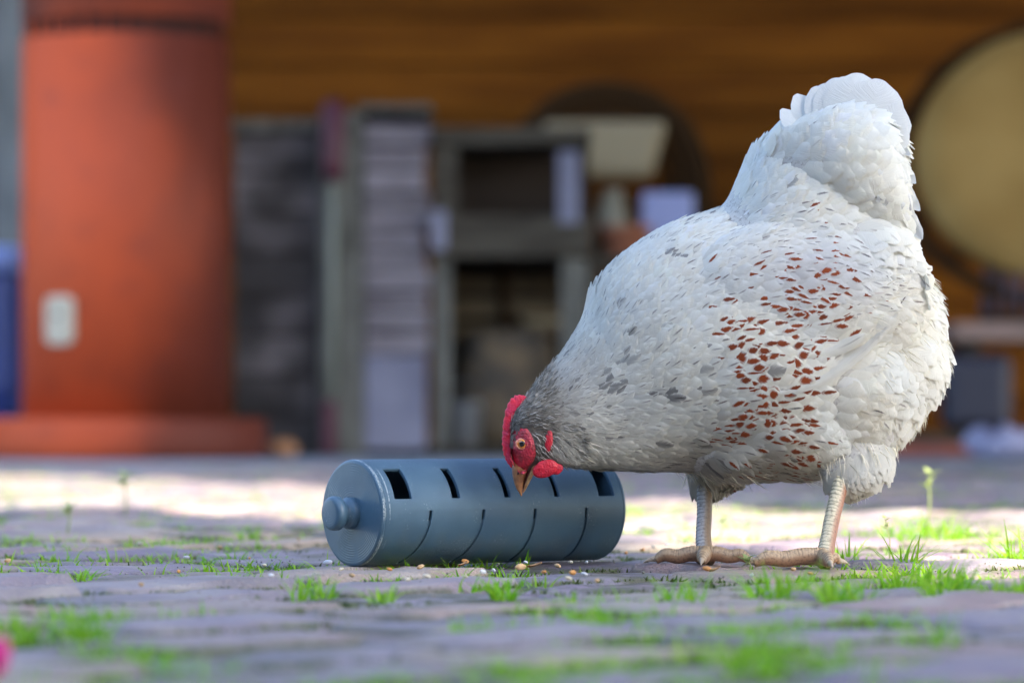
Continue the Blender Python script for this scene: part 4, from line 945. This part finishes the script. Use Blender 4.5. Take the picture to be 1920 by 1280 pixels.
# ---- tail
tail = empty('tail', HO); tail.parent = hen; tail.location = (0, 0, 0)
def tail_feather(root, tip, W, dy0, dy1, roll, rs):
    a = hp(*root, dy0); b = hp(*tip, dy1); ax = (b-a); L_ = ax.length; ax.normalize()
    s = Vector((0, 1, 0)).cross(ax).normalized(); nrm = ax.cross(s).normalized()
    s2 = s*math.cos(roll)+nrm*math.sin(roll); n2 = -s*math.sin(roll)+nrm*math.cos(roll)
    g = random.Random(rs); vs, uvs, fs = [], [], []; nv, nu = 16, 8
    for i in range(nv+1):
        t = i/nv; wv = W*np.interp(t, [0,.1,.3,.6,.8,.9,.96,1], [.4,.7,.9,1,.97,.8,.55,.18])
        for j in range(nu+1):
            u = j/nu*2-1
            vs.append(a+ax*(L_*t-abs(u)**2*wv*.15)+s2*(u*wv*(1+g.gauss(0,.02)))+n2*(.05*u*u*wv+L_*.07*t*t)); uvs.append((u, t, rs*.23 % 1))
    for i in range(nv):
        for j in range(nu): k = i*(nu+1)+j; fs.append((k, k+1, k+nu+2, k+nu+1))
    me = bpy.data.meshes.new('tail_feather'); me.from_pydata([tuple(v-HO) for v in vs], [], fs)
    for nm, arr in (('fuv', uvs), ('fcol', [(.80,.82,.80)]*len(vs)), ('fspot', [(0,0,0)]*len(vs))):
        a_ = me.attributes.new(nm, 'FLOAT_VECTOR', 'POINT'); a_.data.foreach_set('vector', np.array(arr, np.float32).ravel())
    return link('tail_feather', me, m_long, tail, True)
TF = [ ((1560,330),(1464,207),22,-.026,-.028,.4),((1568,320),(1490,180),28,-.024,-.024,.25) ]
for k_i, q_ in enumerate([(1522,167),(1560,151),(1602,142),(1644,154),(1680,200),(1689,236)]):
    TF.append(((1584+6*k_i,310), q_, (36,52,62,58,46,34)[k_i], -.029-.0014*k_i, -.027-.0014*k_i, .06-.03*k_i))
for k_i, q_ in enumerate([(1540,160),(1580,146),(1622,148),(1663,174),(1686,216)]):
    TF.append(((1584+6*k_i,310), q_, 46, -.018, -.018+.001*k_i, .0)); TF.append(((1584+6*k_i,310), q_, 46, .018, .016, .0))
for i, (r0, t0, W, d0, d1, ro) in enumerate(TF): tail_feather(r0, t0, W/HS, d0, d1, ro, i+1)
# saddle feathers lapping over the tail root and the wing
SAD = [ ([(1600,250),(1640,248),(1668,265),(1694,300)],15,.004),([(1610,290),(1650,292),(1684,318),(1704,352)],15,.004),([(1620,335),(1660,345),(1692,370),(1712,402)],15,.004),
        ([(1630,380),(1668,395),(1698,420),(1716,455)],15,.004) ]
for i, (pth, W, off) in enumerate(SAD):
    long_feather('saddle_feather', pth, W/HS, hen, -1, off, (.78,.80,.78), (0,0,.5 if i == 3 else 0), tilt=.12, rs=40+i)

# ---- loose down strands on fluff, thighs and breast line
Pd, Nd = sample(60000); pd = to_px(Pd)
reg = (in_ell(pd, (1700,660), (95,170)))*.16+((pd[:, 1] > 820) & (pd[:, 0] > 1500))*.12+((pd[:, 1] > 880) & (pd[:, 0] < 1420) & (pd[:, 0] > 1260))*.12+in_ell(pd, (1060,840), (45,50))*.9+((pd[:, 0] < 1040) & (pd[:, 1] < 870) & ~in_ell(pd, (976,842), (28,48)))*.9
mk = rng.random(len(Pd)) < reg; Pd = Pd[mk]; Nd = Nd[mk]; pd = pd[mk]; Td = tangents(Pd, Nd, pd); nd = len(Pd)
hd = pd[:, 0] < 1100
Ld = np.where(hd, rng.uniform(.003, .008, nd), rng.uniform(.008, .015, nd))
dirv = Td+Nd*rng.uniform(.15, .5, (nd, 1))*np.where(hd, .35, 1)[:, None]+rng.normal(0, .18, (nd, 3)); dirv /= np.linalg.norm(dirv, axis=1, keepdims=True)
sd_ = np.cross(dirv, rng.normal(0, 1, (nd, 3))); sd_ /= np.linalg.norm(sd_, axis=1, keepdims=True); wd_ = .00035
base = Pd-Nd*.001+Nd*.002
V = np.stack([base-sd_*wd_, base+sd_*wd_, base+dirv*Ld[:, None]*.6+sd_*wd_*.7, base+dirv*Ld[:, None]*.6-sd_*wd_*.7, base+dirv*Ld[:, None]-np.array([0,0,.001])], 1).reshape(-1, 3)-np.array(HO)
ix = np.arange(nd)*5; F = [(a, a+1, a+2, a+3) for a in ix]+[(a+3, a+2, a+4) for a in ix]
me = bpy.data.meshes.new('down'); me.from_pydata(V.tolist(), [], [tuple(int(q) for q in f) for f in F])
cD = np.where(hd[:, None], np.where(rng.random((nd, 1)) < .5, GREY*.5, np.array([.55,.52,.47])), WARM*.95)
for nm, arr in (('fuv', np.tile([.5,.3,.5], (nd*5, 1))), ('fcol', np.repeat(cD, 5, 0)), ('fspot', np.zeros((nd*5, 3)))):
    a_ = me.attributes.new(nm, 'FLOAT_VECTOR', 'POINT'); a_.data.foreach_set('vector', arr.astype(np.float32).ravel())
o = link('down', me, m_down, hen); tag(o, kind='stuff'); print('down', nd)

# ---- head: comb, bare face, eyes, ear lobes, wattles, beak
def red_mat(name, c1, c2, sc=700, bump=.6):
    m = bpy.data.materials.new(name); m.use_nodes = True; nt = m.node_tree; b = nt.nodes['Principled BSDF']; tc = N(nt, 'ShaderNodeTexCoord')
    n1 = N(nt, 'ShaderNodeTexNoise'); n1.inputs['Scale'].default_value = 160; n1.inputs['Detail'].default_value = 5; nt.links.new(tc.outputs['Object'], n1.inputs['Vector'])
    vo = N(nt, 'ShaderNodeTexVoronoi'); vo.inputs['Scale'].default_value = sc; nt.links.new(tc.outputs['Object'], vo.inputs['Vector'])
    c = mixc(nt, ramp(nt, n1.outputs[0], .35, .65), c1, c2); nt.links.new(c, b.inputs['Base Color']); b.inputs['Roughness'].default_value = .45
    b.inputs['Subsurface Weight'].default_value = .25; b.inputs['Subsurface Radius'].default_value = (.004,.001,.001); b.inputs['Subsurface Scale'].default_value = 1
    bp = N(nt, 'ShaderNodeBump'); bp.inputs['Strength'].default_value = bump; bp.inputs['Distance'].default_value = .0006; nt.links.new(vo.outputs[0], bp.inputs['Height']); nt.links.new(bp.outputs[0], b.inputs['Normal'])
    return m
m_comb = red_mat('comb_red', (.80,.015,.04), (.66,.03,.09)); m_face = red_mat('face_red', (.56,.03,.06), (.30,.03,.04), 520, .9)
m_watt = red_mat('wattle_red', (.60,.010,.03), (.42,.010,.03), 700, .6)
HY = -.03
# comb: a rounded single blade with a beaded outer edge
outer = [(988,744),(978,741),(966,742),(957,750),(950,763),(946,780),(943,798),(942,815),(942,832),(944,848),(949,862),(956,873),(963,878)]
inner = [(992,752),(986,758),(976,768),(968,782),(963,798),(961,815),(961,832),(962,846),(964,858),(967,868),(968,876)]
oc = catmull(outer, 8); ic = catmull(inner, 8)
def along(c, t): s = t*(len(c)-1); i = min(int(s), len(c)-2); f = s-i; return c[i]*(1-f)+c[i+1]*f
mb = MB(); rings = []; NS = 90
for i in range(NS+1):
    t = i/NS; A = along(oc, t); B = along(ic, t); bead = 1+.04*math.sin(t*math.pi*2*17+2.5*math.sin(t*9))+.06*noise.noise(Vector((t*22, 3, 1))); v = A-B; A2 = B+v*bead
    th = 5.5*(.45+.55*math.sin(math.pi*min(1, max(0, t*1.0)))**.5)
    c = (A2+B)/2; h = (A2-B)/2; ring = []
    for k in range(14):
        a = 2*math.pi*k/14; ca_ = math.copysign(abs(math.cos(a))**.8, math.cos(a)); q = c+h*ca_
        wob_ = 1+.25*noise.noise(Vector((i*.5, k*1.3, 0)))
        ring.append(hp(q[0], q[1], HY+th/HS*math.sin(a)*wob_*(1.0 if math.cos(a) < .3 else .85))-HO)
    rings.append(ring)
mb.loft(rings); mb.build('comb', m_comb, hen, True)
m_eye_i = mat('amber_iris', (.55,.17,.02), .15, coat=1, col2=(.75,.30,.05), scale=600); m_pup = mat('pupil', (.004,.004,.004), .05, coat=1)
m_lid2 = mat('eyelid', (.60,.16,.13), .5, col2=(.75,.35,.22), scale=500)
def side_pt(q, s, off): # point on the head side at pixel q
    p = hp(*q); o = Vector((p.x, HD+HY+s*.3, p.z)); h = bvh.ray_cast(o, Vector((0, -s, 0)))
    y = h[0].y if h[0] is not None else HD+HY+s*.012
    return Vector((p.x, y+s*off, p.z))
for s in (-1, 1):
    # bare skin patch draped over the side of the head
    mb = MB(); rings = []
    NR = 14; NA = 44; ctr = np.array((979., 842.))
    fo = lambda a: np.array((24+2*math.cos(3*a), 43+2*math.sin(2*a)))*(1+.05*math.sin(5*a))
    for r in range(1, NR+1):
        ring = []
        for k in range(NA):
            a = 2*math.pi*k/NA; e = fo(a); q = ctr+np.array((math.cos(a)*e[0], math.sin(a)*e[1]))*(r/NR)
            p = side_pt(q, s, .0022*math.sqrt(max(0, 1-(r/NR)**3))-.0004)
            wr = math.hypot(q[0]-978, q[1]-831); p.y += s*.00045*math.sin(wr*.9)*math.exp(-wr/22)*(1 if wr > 9 else 0)
            p.y += s*.0005*noise.noise(Vector((q[0]*.15, q[1]*.15, 0)))
            ring.append(p-HO)
        rings.append(ring)
    mb.loft(rings, cap=False); c0 = side_pt(ctr, s, .0022)-HO; b = 0
    mb.add([c0]+rings[0], [(0, k+1, (k+1) % NA+1) for k in range(NA)])
    mb.build('face_skin', m_face, hen, True)
    ec = side_pt((978,831), s, -.0012)-HO
    Me = Matrix.Translation(ec) @ Matrix.Rotation(R(90)*(1 if s < 0 else -1), 4, 'X')
    eye = MB(); eye.lathe([(.0002,.0047),(.0015,.00455),(.0030,.0040),(.0040,.0028),(.0045,.0012),(.0046,-.0015)], Me, 28)
    eo = eye.build('eye', m_eye_i, hen, True)
    pu = MB(); pu.lathe([(.0001,.00495),(.0010,.0049),(.0018,.0047),(.00225,.0044)], Me @ Matrix.Translation((.0002,0,0)), 20); pu.build('pupil', m_pup, eo, True)
    ld = MB(); rr = []
    for i in range(33):
        a = 2*math.pi*i/32; rr.append(Me @ Vector((.0043*math.cos(a), .0036*math.sin(a), .0030+.0005*math.cos(2*a))))
    ld.tube(rr, .00085, 8, cap=False); ld.build('eyelid', m_lid2, eo, True)
    # ear lobe
    el = MB(); e0 = side_pt((1028,826), s, .0002)-HO; el.ellipsoid(e0, (.0040,.0016,.0085), Matrix.Rotation(R(8), 3, 'Y'), 18, 14); el.v = [(e0.x+(x-e0.x)*.75, y, z) for x, y, z in el.v]
    el.v = [(x+.0006*noise.noise(Vector((x*400, y*400, z*400))), y, z) for x, y, z in el.v]; el.build('ear_lobe', m_watt, hen, True)
    # wattle
    wt = MB(); w0 = hp(1021, 877, HY+s*.0135)-HO; wt.ellipsoid(w0, (.0102,.0022,.0066), Matrix.Rotation(R(-22), 3, 'Y'), 26, 16)
    w1 = hp(1042, 878, HY+s*.0125)-HO; wt.ellipsoid(w1, (.0058,.0018,.0040), Matrix.Rotation(R(-15), 3, 'Y'), 20, 12)
    wt.v = [(x+.0016*noise.noise(Vector((x*170, 3, z*170))), y+.0006*noise.noise(Vector((x*300, 5, z*300))), z) for x, y, z in wt.v]
    wt.build('wattle', m_watt, hen, True)
def beak_mat():
    m = bpy.data.materials.new('horn_beak'); m.use_nodes = True; nt = m.node_tree; b = nt.nodes['Principled BSDF']; tc = N(nt, 'ShaderNodeTexCoord')
    n1 = N(nt, 'ShaderNodeTexNoise'); n1.inputs['Scale'].default_value = 180; nt.links.new(tc.outputs['Object'], n1.inputs['Vector'])
    c = mixc(nt, ramp(nt, n1.outputs[0], .35, .7), (.50,.22,.09), (.30,.12,.06)); nt.links.new(c, b.inputs['Base Color']); b.inputs['Roughness'].default_value = .35; return m
m_beak = beak_mat()
def beak(name, rows, dome):
    mb = MB(); rings = []
    for lx, ly, rx, ry, w_ in catmull(rows, 6):
        A = hp(lx, ly, HY)-HO; B = hp(rx, ry, HY)-HO; c = (A+B)/2; h = (B-A)/2
        rings.append([c+h*math.cos(2*math.pi*k/18)+Vector((0, w_/HS*math.copysign(abs(math.sin(2*math.pi*k/18))**dome, math.sin(2*math.pi*k/18)), 0)) for k in range(18)])
    mb.loft(rings); return mb.build(name, m_beak, hen, True)
beak('upper_beak', [(960,864,1000,862,20),(960,878,993,873,19),(961,890,987,887,16),(964,903,983,901,11.5),(968,914,980.5,913,7),(973,922,979,922,3.4),(976.5,928,978.5,928,.8)], .8)
m_up = m_beak; m_beak = mat('mouth_lining', (.10,.02,.015), .6)
beak('mouth', [(990,866,1004,866,15),(988,880,1000,880,13),(984,895,992,893,10),(981,906,988,905,7),(979,915,984,915,3)], .9)
m_beak = mat('pale_lower_horn', (.60,.36,.17), .4, col2=(.44,.22,.10), scale=200)
beak('lower_beak', [(996,868,1010,868,18),(992,882,1005,881,17),(987,895,998,893,14),(983,906,991.5,905,10),(980.5,916,985.5,916,5),(979.5,922,981.5,922,1)], .9)
m_dk = mat('nostril', (.06,.02,.015), .6)
for s in (-1, 1):
    mb = MB(); mb.ellipsoid(hp(972, 884, HY+s*16.5/HS)-HO, (.0009,.0007,.0022), Matrix.Rotation(R(20), 3, 'Y'), 10, 8); mb.build('nostril', m_dk, hen, True)
# ================================================================== GRASS, MOSS, GRAIN
m_grass = bpy.data.materials.new('grass_blade'); m_grass.use_nodes = True; leafy(m_grass, (.16,.46,.015), (.38,.62,.03), .45)
m_sprig = bpy.data.materials.new('pale_sprig'); m_sprig.use_nodes = True; leafy(m_sprig, (.30,.40,.12), (.45,.5,.22), .4)
m_moss = bpy.data.materials.new('moss'); m_moss.use_nodes = True; leafy(m_moss, (.05,.09,.015), (.16,.20,.04), .2)
def blade(vs, fs, p, d, L, w_, bend, nseg=4):
    d = Vector(d); s = d.cross(Vector((0, 0, 1))); 
    if s.length < .01: s = Vector((1, 0, 0))
    s.normalize(); b = len(vs); out = Vector((d.x, d.y, 0)); 
    if out.length > .001: out.normalize()
    for i in range(nseg+1):
        t = i/nseg; q = p+d*L*t+out*bend*L*t*t+Vector((0, 0, -.35*bend*L*t*t)); ww = w_*(1-t)**.7
        if i < nseg: vs += [q-s*ww, q+s*ww+Vector((0,0,ww*.25))]
        else: vs.append(q)
    for i in range(nseg-1): fs.append((b+2*i, b+2*i+1, b+2*i+3, b+2*i+2))
    fs.append((b+2*nseg-2, b+2*nseg-1, b+2*nseg))
def tuft_geo(vs, fs, p, rs, n=18, h=.022, spread=.018, wid=.0009, flat=.6):
    for _ in range(n):
        a = rs.uniform(0, 6.283); r = spread*math.sqrt(rs.random()); e = Vector((math.cos(a)*r, math.sin(a)*r, 0))
        d = Vector((math.cos(a)*flat*rs.uniform(.1, 1.3)+rs.gauss(0, .2), math.sin(a)*flat*rs.uniform(.1, 1.3)+rs.gauss(0, .2), 1)).normalized()
        blade(vs, fs, p+e+Vector((0,0,-.004)), d, h*rs.uniform(.5, 1.15), wid*rs.uniform(.7, 1.3), rs.uniform(.1, .8))
def mesh_obj(name, vs, fs, m, origin=(0,0,0), parent=None):
    me = bpy.data.meshes.new(name); me.from_pydata([tuple(Vector(v)-Vector(origin)) for v in vs], [], fs); o = link(name, me, m, parent); o.location = origin; return o
TUFTS = [ # px, py, blades, height, spread, label
 (1452,1118,34,.026,.022,'bright grass tuft just in front of the hen\'s near foot'),
 (1585,1128,26,.028,.018,'grass tuft of tall narrow blades in front of and right of the near foot'),
 (1690,1096,30,.020,.024,'low wide grass tuft right of the near foot, in the second joint'),
 (1745,1108,30,.028,.020,'spiky dark tipped grass tuft at the right between two purple pavers'),
 (1832,1118,30,.024,.024,'bushy grass tuft near the right edge beside a violet paver'),
 (1668,1058,18,.032,.016,'upright grass tuft behind and right of the near foot'),
 (1585,1052,14,.026,.014,'sparse grass tuft directly behind the near foot'),
 (1903,1050,20,.036,.018,'tall grass tuft in the sunlit patch at the right edge'),
 (1715,1003,24,.034,.030,'blurred yellow green grass clump in the sun behind the hen\'s tail'),
 (1800,1012,18,.028,.026,'pale blurred grass clump in the sun patch at the far right'),
 (1358,1000,18,.026,.026,'blurred grass clump seen between the hen\'s legs'),
 (1420,1200,22,.020,.016,'out of focus bright grass tuft low in front of the hen'),
 (1490,1255,26,.020,.020,'nearest out of focus grass tuft below the hen'),
 (1250,1130,16,.026,.012,'out of focus grass sprout in front of the far foot'),
 (1100,1165,20,.018,.018,'out of focus grass tuft below the right end of the tube'),
 (935,1114,20,.018,.014,'short grass tuft in front of the middle of the tube'),
 (590,1112,20,.020,.016,'bright grass tuft in front of the tube\'s knob end'),
 (715,1118,14,.014,.014,'tiny grass tuft left of the middle in front of the tube'),
 (875,1182,18,.014,.016,'blurred yellow green grass tuft below the tube centre'),
 (333,1022,24,.014,.026,'flat green grass patch on the pavers left of the tube'),
 (463,1004,12,.018,.012,'small blurred grass sprout just left of the tube'),
 (130,1085,14,.014,.012,'small sharp grass sprout at the left edge'),
 (115,1200,30,.026,.020,'pale blurred grass clump in the lower left corner'),
 (235,1230,24,.014,.024,'low blurred grass patch in the bottom left foreground'),
 (1725,1205,18,.020,.014,'blurred grass sprout in the right foreground'),
 (1560,1070,10,.014,.010,'few short blades touching the near foot\'s outer toe'),
 (930,1060,10,.016,.010,'thin grass sprout against the underside of the tube'),
 (1040,1256,30,.012,.030,'faint green patch at the bottom edge below the tube'),
]
for i, (px_, py_, n_, h_, sp__, lab) in enumerate(TUFTS):
    rs = random.Random(100+i); p = ground(px_, py_); vs, fs = [], []
    asp = 1.0
    for _ in range(3 if n_ > 20 else 2):
        q = p+Vector((rs.gauss(0, sp__*.7), rs.gauss(0, .02), 0)); tuft_geo(vs, fs, q, rs, int(n_*.9), h_*1.15, sp__*.6, .0011)
    tag(mesh_obj('grass_tuft', vs, fs, m_grass, p), lab, 'grass', 'grass tufts growing in the paver joints')
# countless small blades and moss in the joints
def joint_point(rs):
    if rs.random() < .6: b = rs.randrange(-80, 90)-.5; a = rs.uniform(-40, 40)
    else:
        rb = rs.randrange(-80, 90); ia = rs.randrange(-40, 40); a = ia+.5*(rb % 2)-.5; b = rb+rs.uniform(-.5, .5)
    a *= (PL+GAP); b *= (PW+GAP); return a*ca-b*sa, a*sa+b*ca
rs = random.Random(77); vs, fs = [], []; mv, mf = [], []; c1_ = c2_ = 0
while c2_ < 7000:
    x, y = joint_point(rs)
    if not (1.45 < y < 9 and inview(x, y)): continue
    if rs.random() > min(1, (2.6/y)**1.8): continue
    den = noise.noise(Vector((x*5, y*2.2, 4)))
    if den > -.05 and rs.random() < .8:
        if c1_ < 3600:
            tuft_geo(vs, fs, Vector((x+rs.gauss(0,.002), y+rs.gauss(0,.002), 0)), rs, rs.randrange(2, 7), rs.uniform(.005, .018), .010, .0009, .8); c1_ += 1
    if noise.noise(Vector((x*8, y*5, 9))) > -.15:
        p = Vector((x+rs.gauss(0,.003), y+rs.gauss(0,.003), -.003)); s = rs.uniform(.0012, .003)
        for _ in range(5):
            d = Vector((rs.gauss(0,1), rs.gauss(0,1), rs.uniform(.5,1.5))).normalized(); blade(mv, mf, p+Vector((rs.gauss(0,.003), rs.gauss(0,.003), 0)), d, s*2.2, s*.35, .2, 2)
    c2_ += 1
tag(mesh_obj('joint_grass', vs, fs, m_grass), 'short grass blades sprouting all along the paver joints', 'grass', kind='stuff')
tag(mesh_obj('joint_moss', mv, mf, m_moss), 'dark moss filling the paver joints', 'moss', kind='stuff')
# taller seeding sprigs
def sprig(px_, py_, h, lab, big=1):
    rs = random.Random(int(px_)); p = ground(px_, py_); r = empty('seeding_sprig', p); tag(r, lab, 'weed')
    mb = MB(); top = Vector((rs.gauss(0,.003), 0, h)); mb.tube([(0,0,-.005), top*.5+Vector((.002,0,0)), top], [.0011*big,.0008*big,.0005*big], 6); mb.build('stem', m_sprig, r, True)
    for k in range(7):
        vs, fs = [], []; q = top*(.72+.05*k); a = k*2.4; blade(vs, fs, q, Vector((math.cos(a), math.sin(a), .8)).normalized(), .010*big, .0028*big, .5, 4); me = bpy.data.meshes.new('leaflet'); me.from_pydata([tuple(v) for v in vs], [], fs); link('leaflet', me, m_sprig, r)
sprig(1737, 1000, .060, 'tall thin weed with a pale seed head behind the hen\'s tail', 1.3)
sprig(1345, 1010, .020, 'small weed sprig between the hen\'s legs', .8)
sprig(1405, 1072, .010, 'tiny pale sprig at the tip of the near foot\'s long toe', .8)
sprig(1668, 1052, .034, 'thin dark seeding stalk right of the near foot', .6)
sprig(235, 975, .050, 'lone pale sprig standing in front of the rusty column', 1.4)
sprig(125, 1000, .026, 'pale weed sprig at the left behind the tube', 1.2)
# rolled oats and grains
m_gr = [mat('grain_tan', (.50,.30,.13), .6, col2=(.62,.42,.22), scale=300), mat('grain_cream', (.66,.60,.46), .6, col2=(.5,.42,.3), scale=300), mat('grain_white', (.66,.66,.70), .5), mat('grain_orange', (.62,.28,.08), .55)]
def grain_mesh(seed, m):
    mb = MB(); mb.ellipsoid((0,0,.0012), (.0030,.0018,.0014), None, 12, 8)
    mb.v = [(x*(1+.35*noise.noise(Vector((x*600+seed, y*500, z*500)))), y*(1+.35*noise.noise(Vector((x*500, y*600+seed, 1)))), z) for x, y, z in mb.v]
    me = mb.mesh('grain'); me.materials.append(m); me.shade_smooth(); return me
gm = [grain_mesh(i*3.3, m_gr[i % 4]) for i in range(12)]
GR = [(15,1062,1.5),(262,1030,1.7),(350,1055,1.2),(335,1083,1.3),(412,1034,1),(495,1070,1.1),(508,1090,1.2),(468,1056,.9),(265,1108,1.2),(430,1030,1.2),(615,1066,1.8),(730,1078,1.1),(790,1074,1.5),(800,1092,1.4),(905,1084,1.5),(872,1064,1.6),(975,1076,2.2),(872,1092,1),(925,1080,1.1),(1072,1086,1.7),(1045,1072,1.4),(1070,1064,1),(1100,1064,1),(1325,1078,1.6),(1488,1078,1.2),(1225,1035,1.3),(1250,1030,1.2),(1205,1040,1.1),(1120,1100,1.2),(765,1098,1.2),(985,1064,1),(1175,1046,1.2),(560,1020,1.1),(640,1078,1),(1095,1087,1.1),(1020,1083,1.1),(660,1090,1.3),(1065,1096,1.3),(1410,1090,1.2),(1520,1086,1.0)]
rs = random.Random(9)
for i, (px_, py_, s) in enumerate(GR):
    p = ground(px_, py_); o = bpy.data.objects.new('grain', gm[i % 12]); COL.objects.link(o)
    o.location = (p.x, p.y, .0035); o.rotation_euler = (rs.uniform(-.3,.3), rs.uniform(-.3,.3), rs.uniform(0, 6.28)); o.scale = (s*.72, s*.72*rs.uniform(.7, 1.25), s*.8)
    tag(o, 'small piece of pale or tan feed grain scattered on the pavers round the tube', 'grain', 'feed grains scattered on the pavers')
# grit: countless tiny stones
vs, fs = [], []; rs = random.Random(21)
for _ in range(2600):
    y = rs.uniform(1.9, 4.2); x = rs.uniform(-.15, .15)*y
    if rs.random() < .55: x, y = joint_point(rs)
    if not (1.9 < y < 4.4 and inview(x, y)): continue
    s = rs.uniform(.0003, .0011); c = Vector((x, y, .0015)); b = len(vs)
    for d in ((1,0,0),(-1,0,0),(0,1,0),(0,-1,0),(0,0,1),(0,0,-1)): vs.append(c+Vector(d)*s*rs.uniform(.6,1.3))
    fs += [tuple(b+q for q in f) for f in ((0,2,4),(2,1,4),(1,3,4),(3,0,4),(2,0,5),(1,2,5),(3,1,5),(0,3,5))]
tag(mesh_obj('grit', vs, fs, mat('grit', (.30,.26,.22), .9, col2=(.10,.09,.08), scale=200)), 'fine grit and crumbs strewn over the pavers', 'grit', kind='stuff')
# dry leaf bits
m_dl = mat('dry_leaf', (.28,.13,.06), .7, col2=(.45,.27,.12), scale=200)
for px_, py_, L_, lab in ((1002,1072,.012,'curled tan leaf scrap in front of the tube, right of its middle'), (1340,1080,.009,'small red brown leaf scrap beside the far foot'), (868,1070,.008,'brown leaf scrap touching the underside of the tube')):
    p = ground(px_, py_); vs, fs = [], []; b = 0
    for i in range(7):
        t = i/6; ww = math.sin(math.pi*t)**.7*L_*.32+.0002
        for u in (-1, 0, 1): vs.append(Vector(((t-.5)*L_, u*ww, .0015+.003*t*t+.0015*u*u)))
    for i in range(6):
        for j in range(2): k = i*3+j; fs.append((k, k+1, k+4, k+3))
    me = bpy.data.meshes.new('leaf_scrap'); me.from_pydata([tuple(v) for v in vs], [], fs); o = link('leaf_scrap', me, m_dl); o.location = (p.x, p.y, .002); o.rotation_euler = (0, 0, .4); tag(o, lab, 'leaf')
# magenta petal in the lower left corner
m_pet = mat('magenta_petal', (.62,.02,.22), .5)
mb = MB(); mb.ellipsoid((0,0,.010), (.006,.005,.010), Matrix.Rotation(.3, 3, 'Y'), 16, 10); p = ground(-8, 1275)
o = mb.build('magenta_petal', m_pet, smooth=True); o.location = p; tag(o, 'blurred magenta flower bud at the bottom left corner', 'flower')
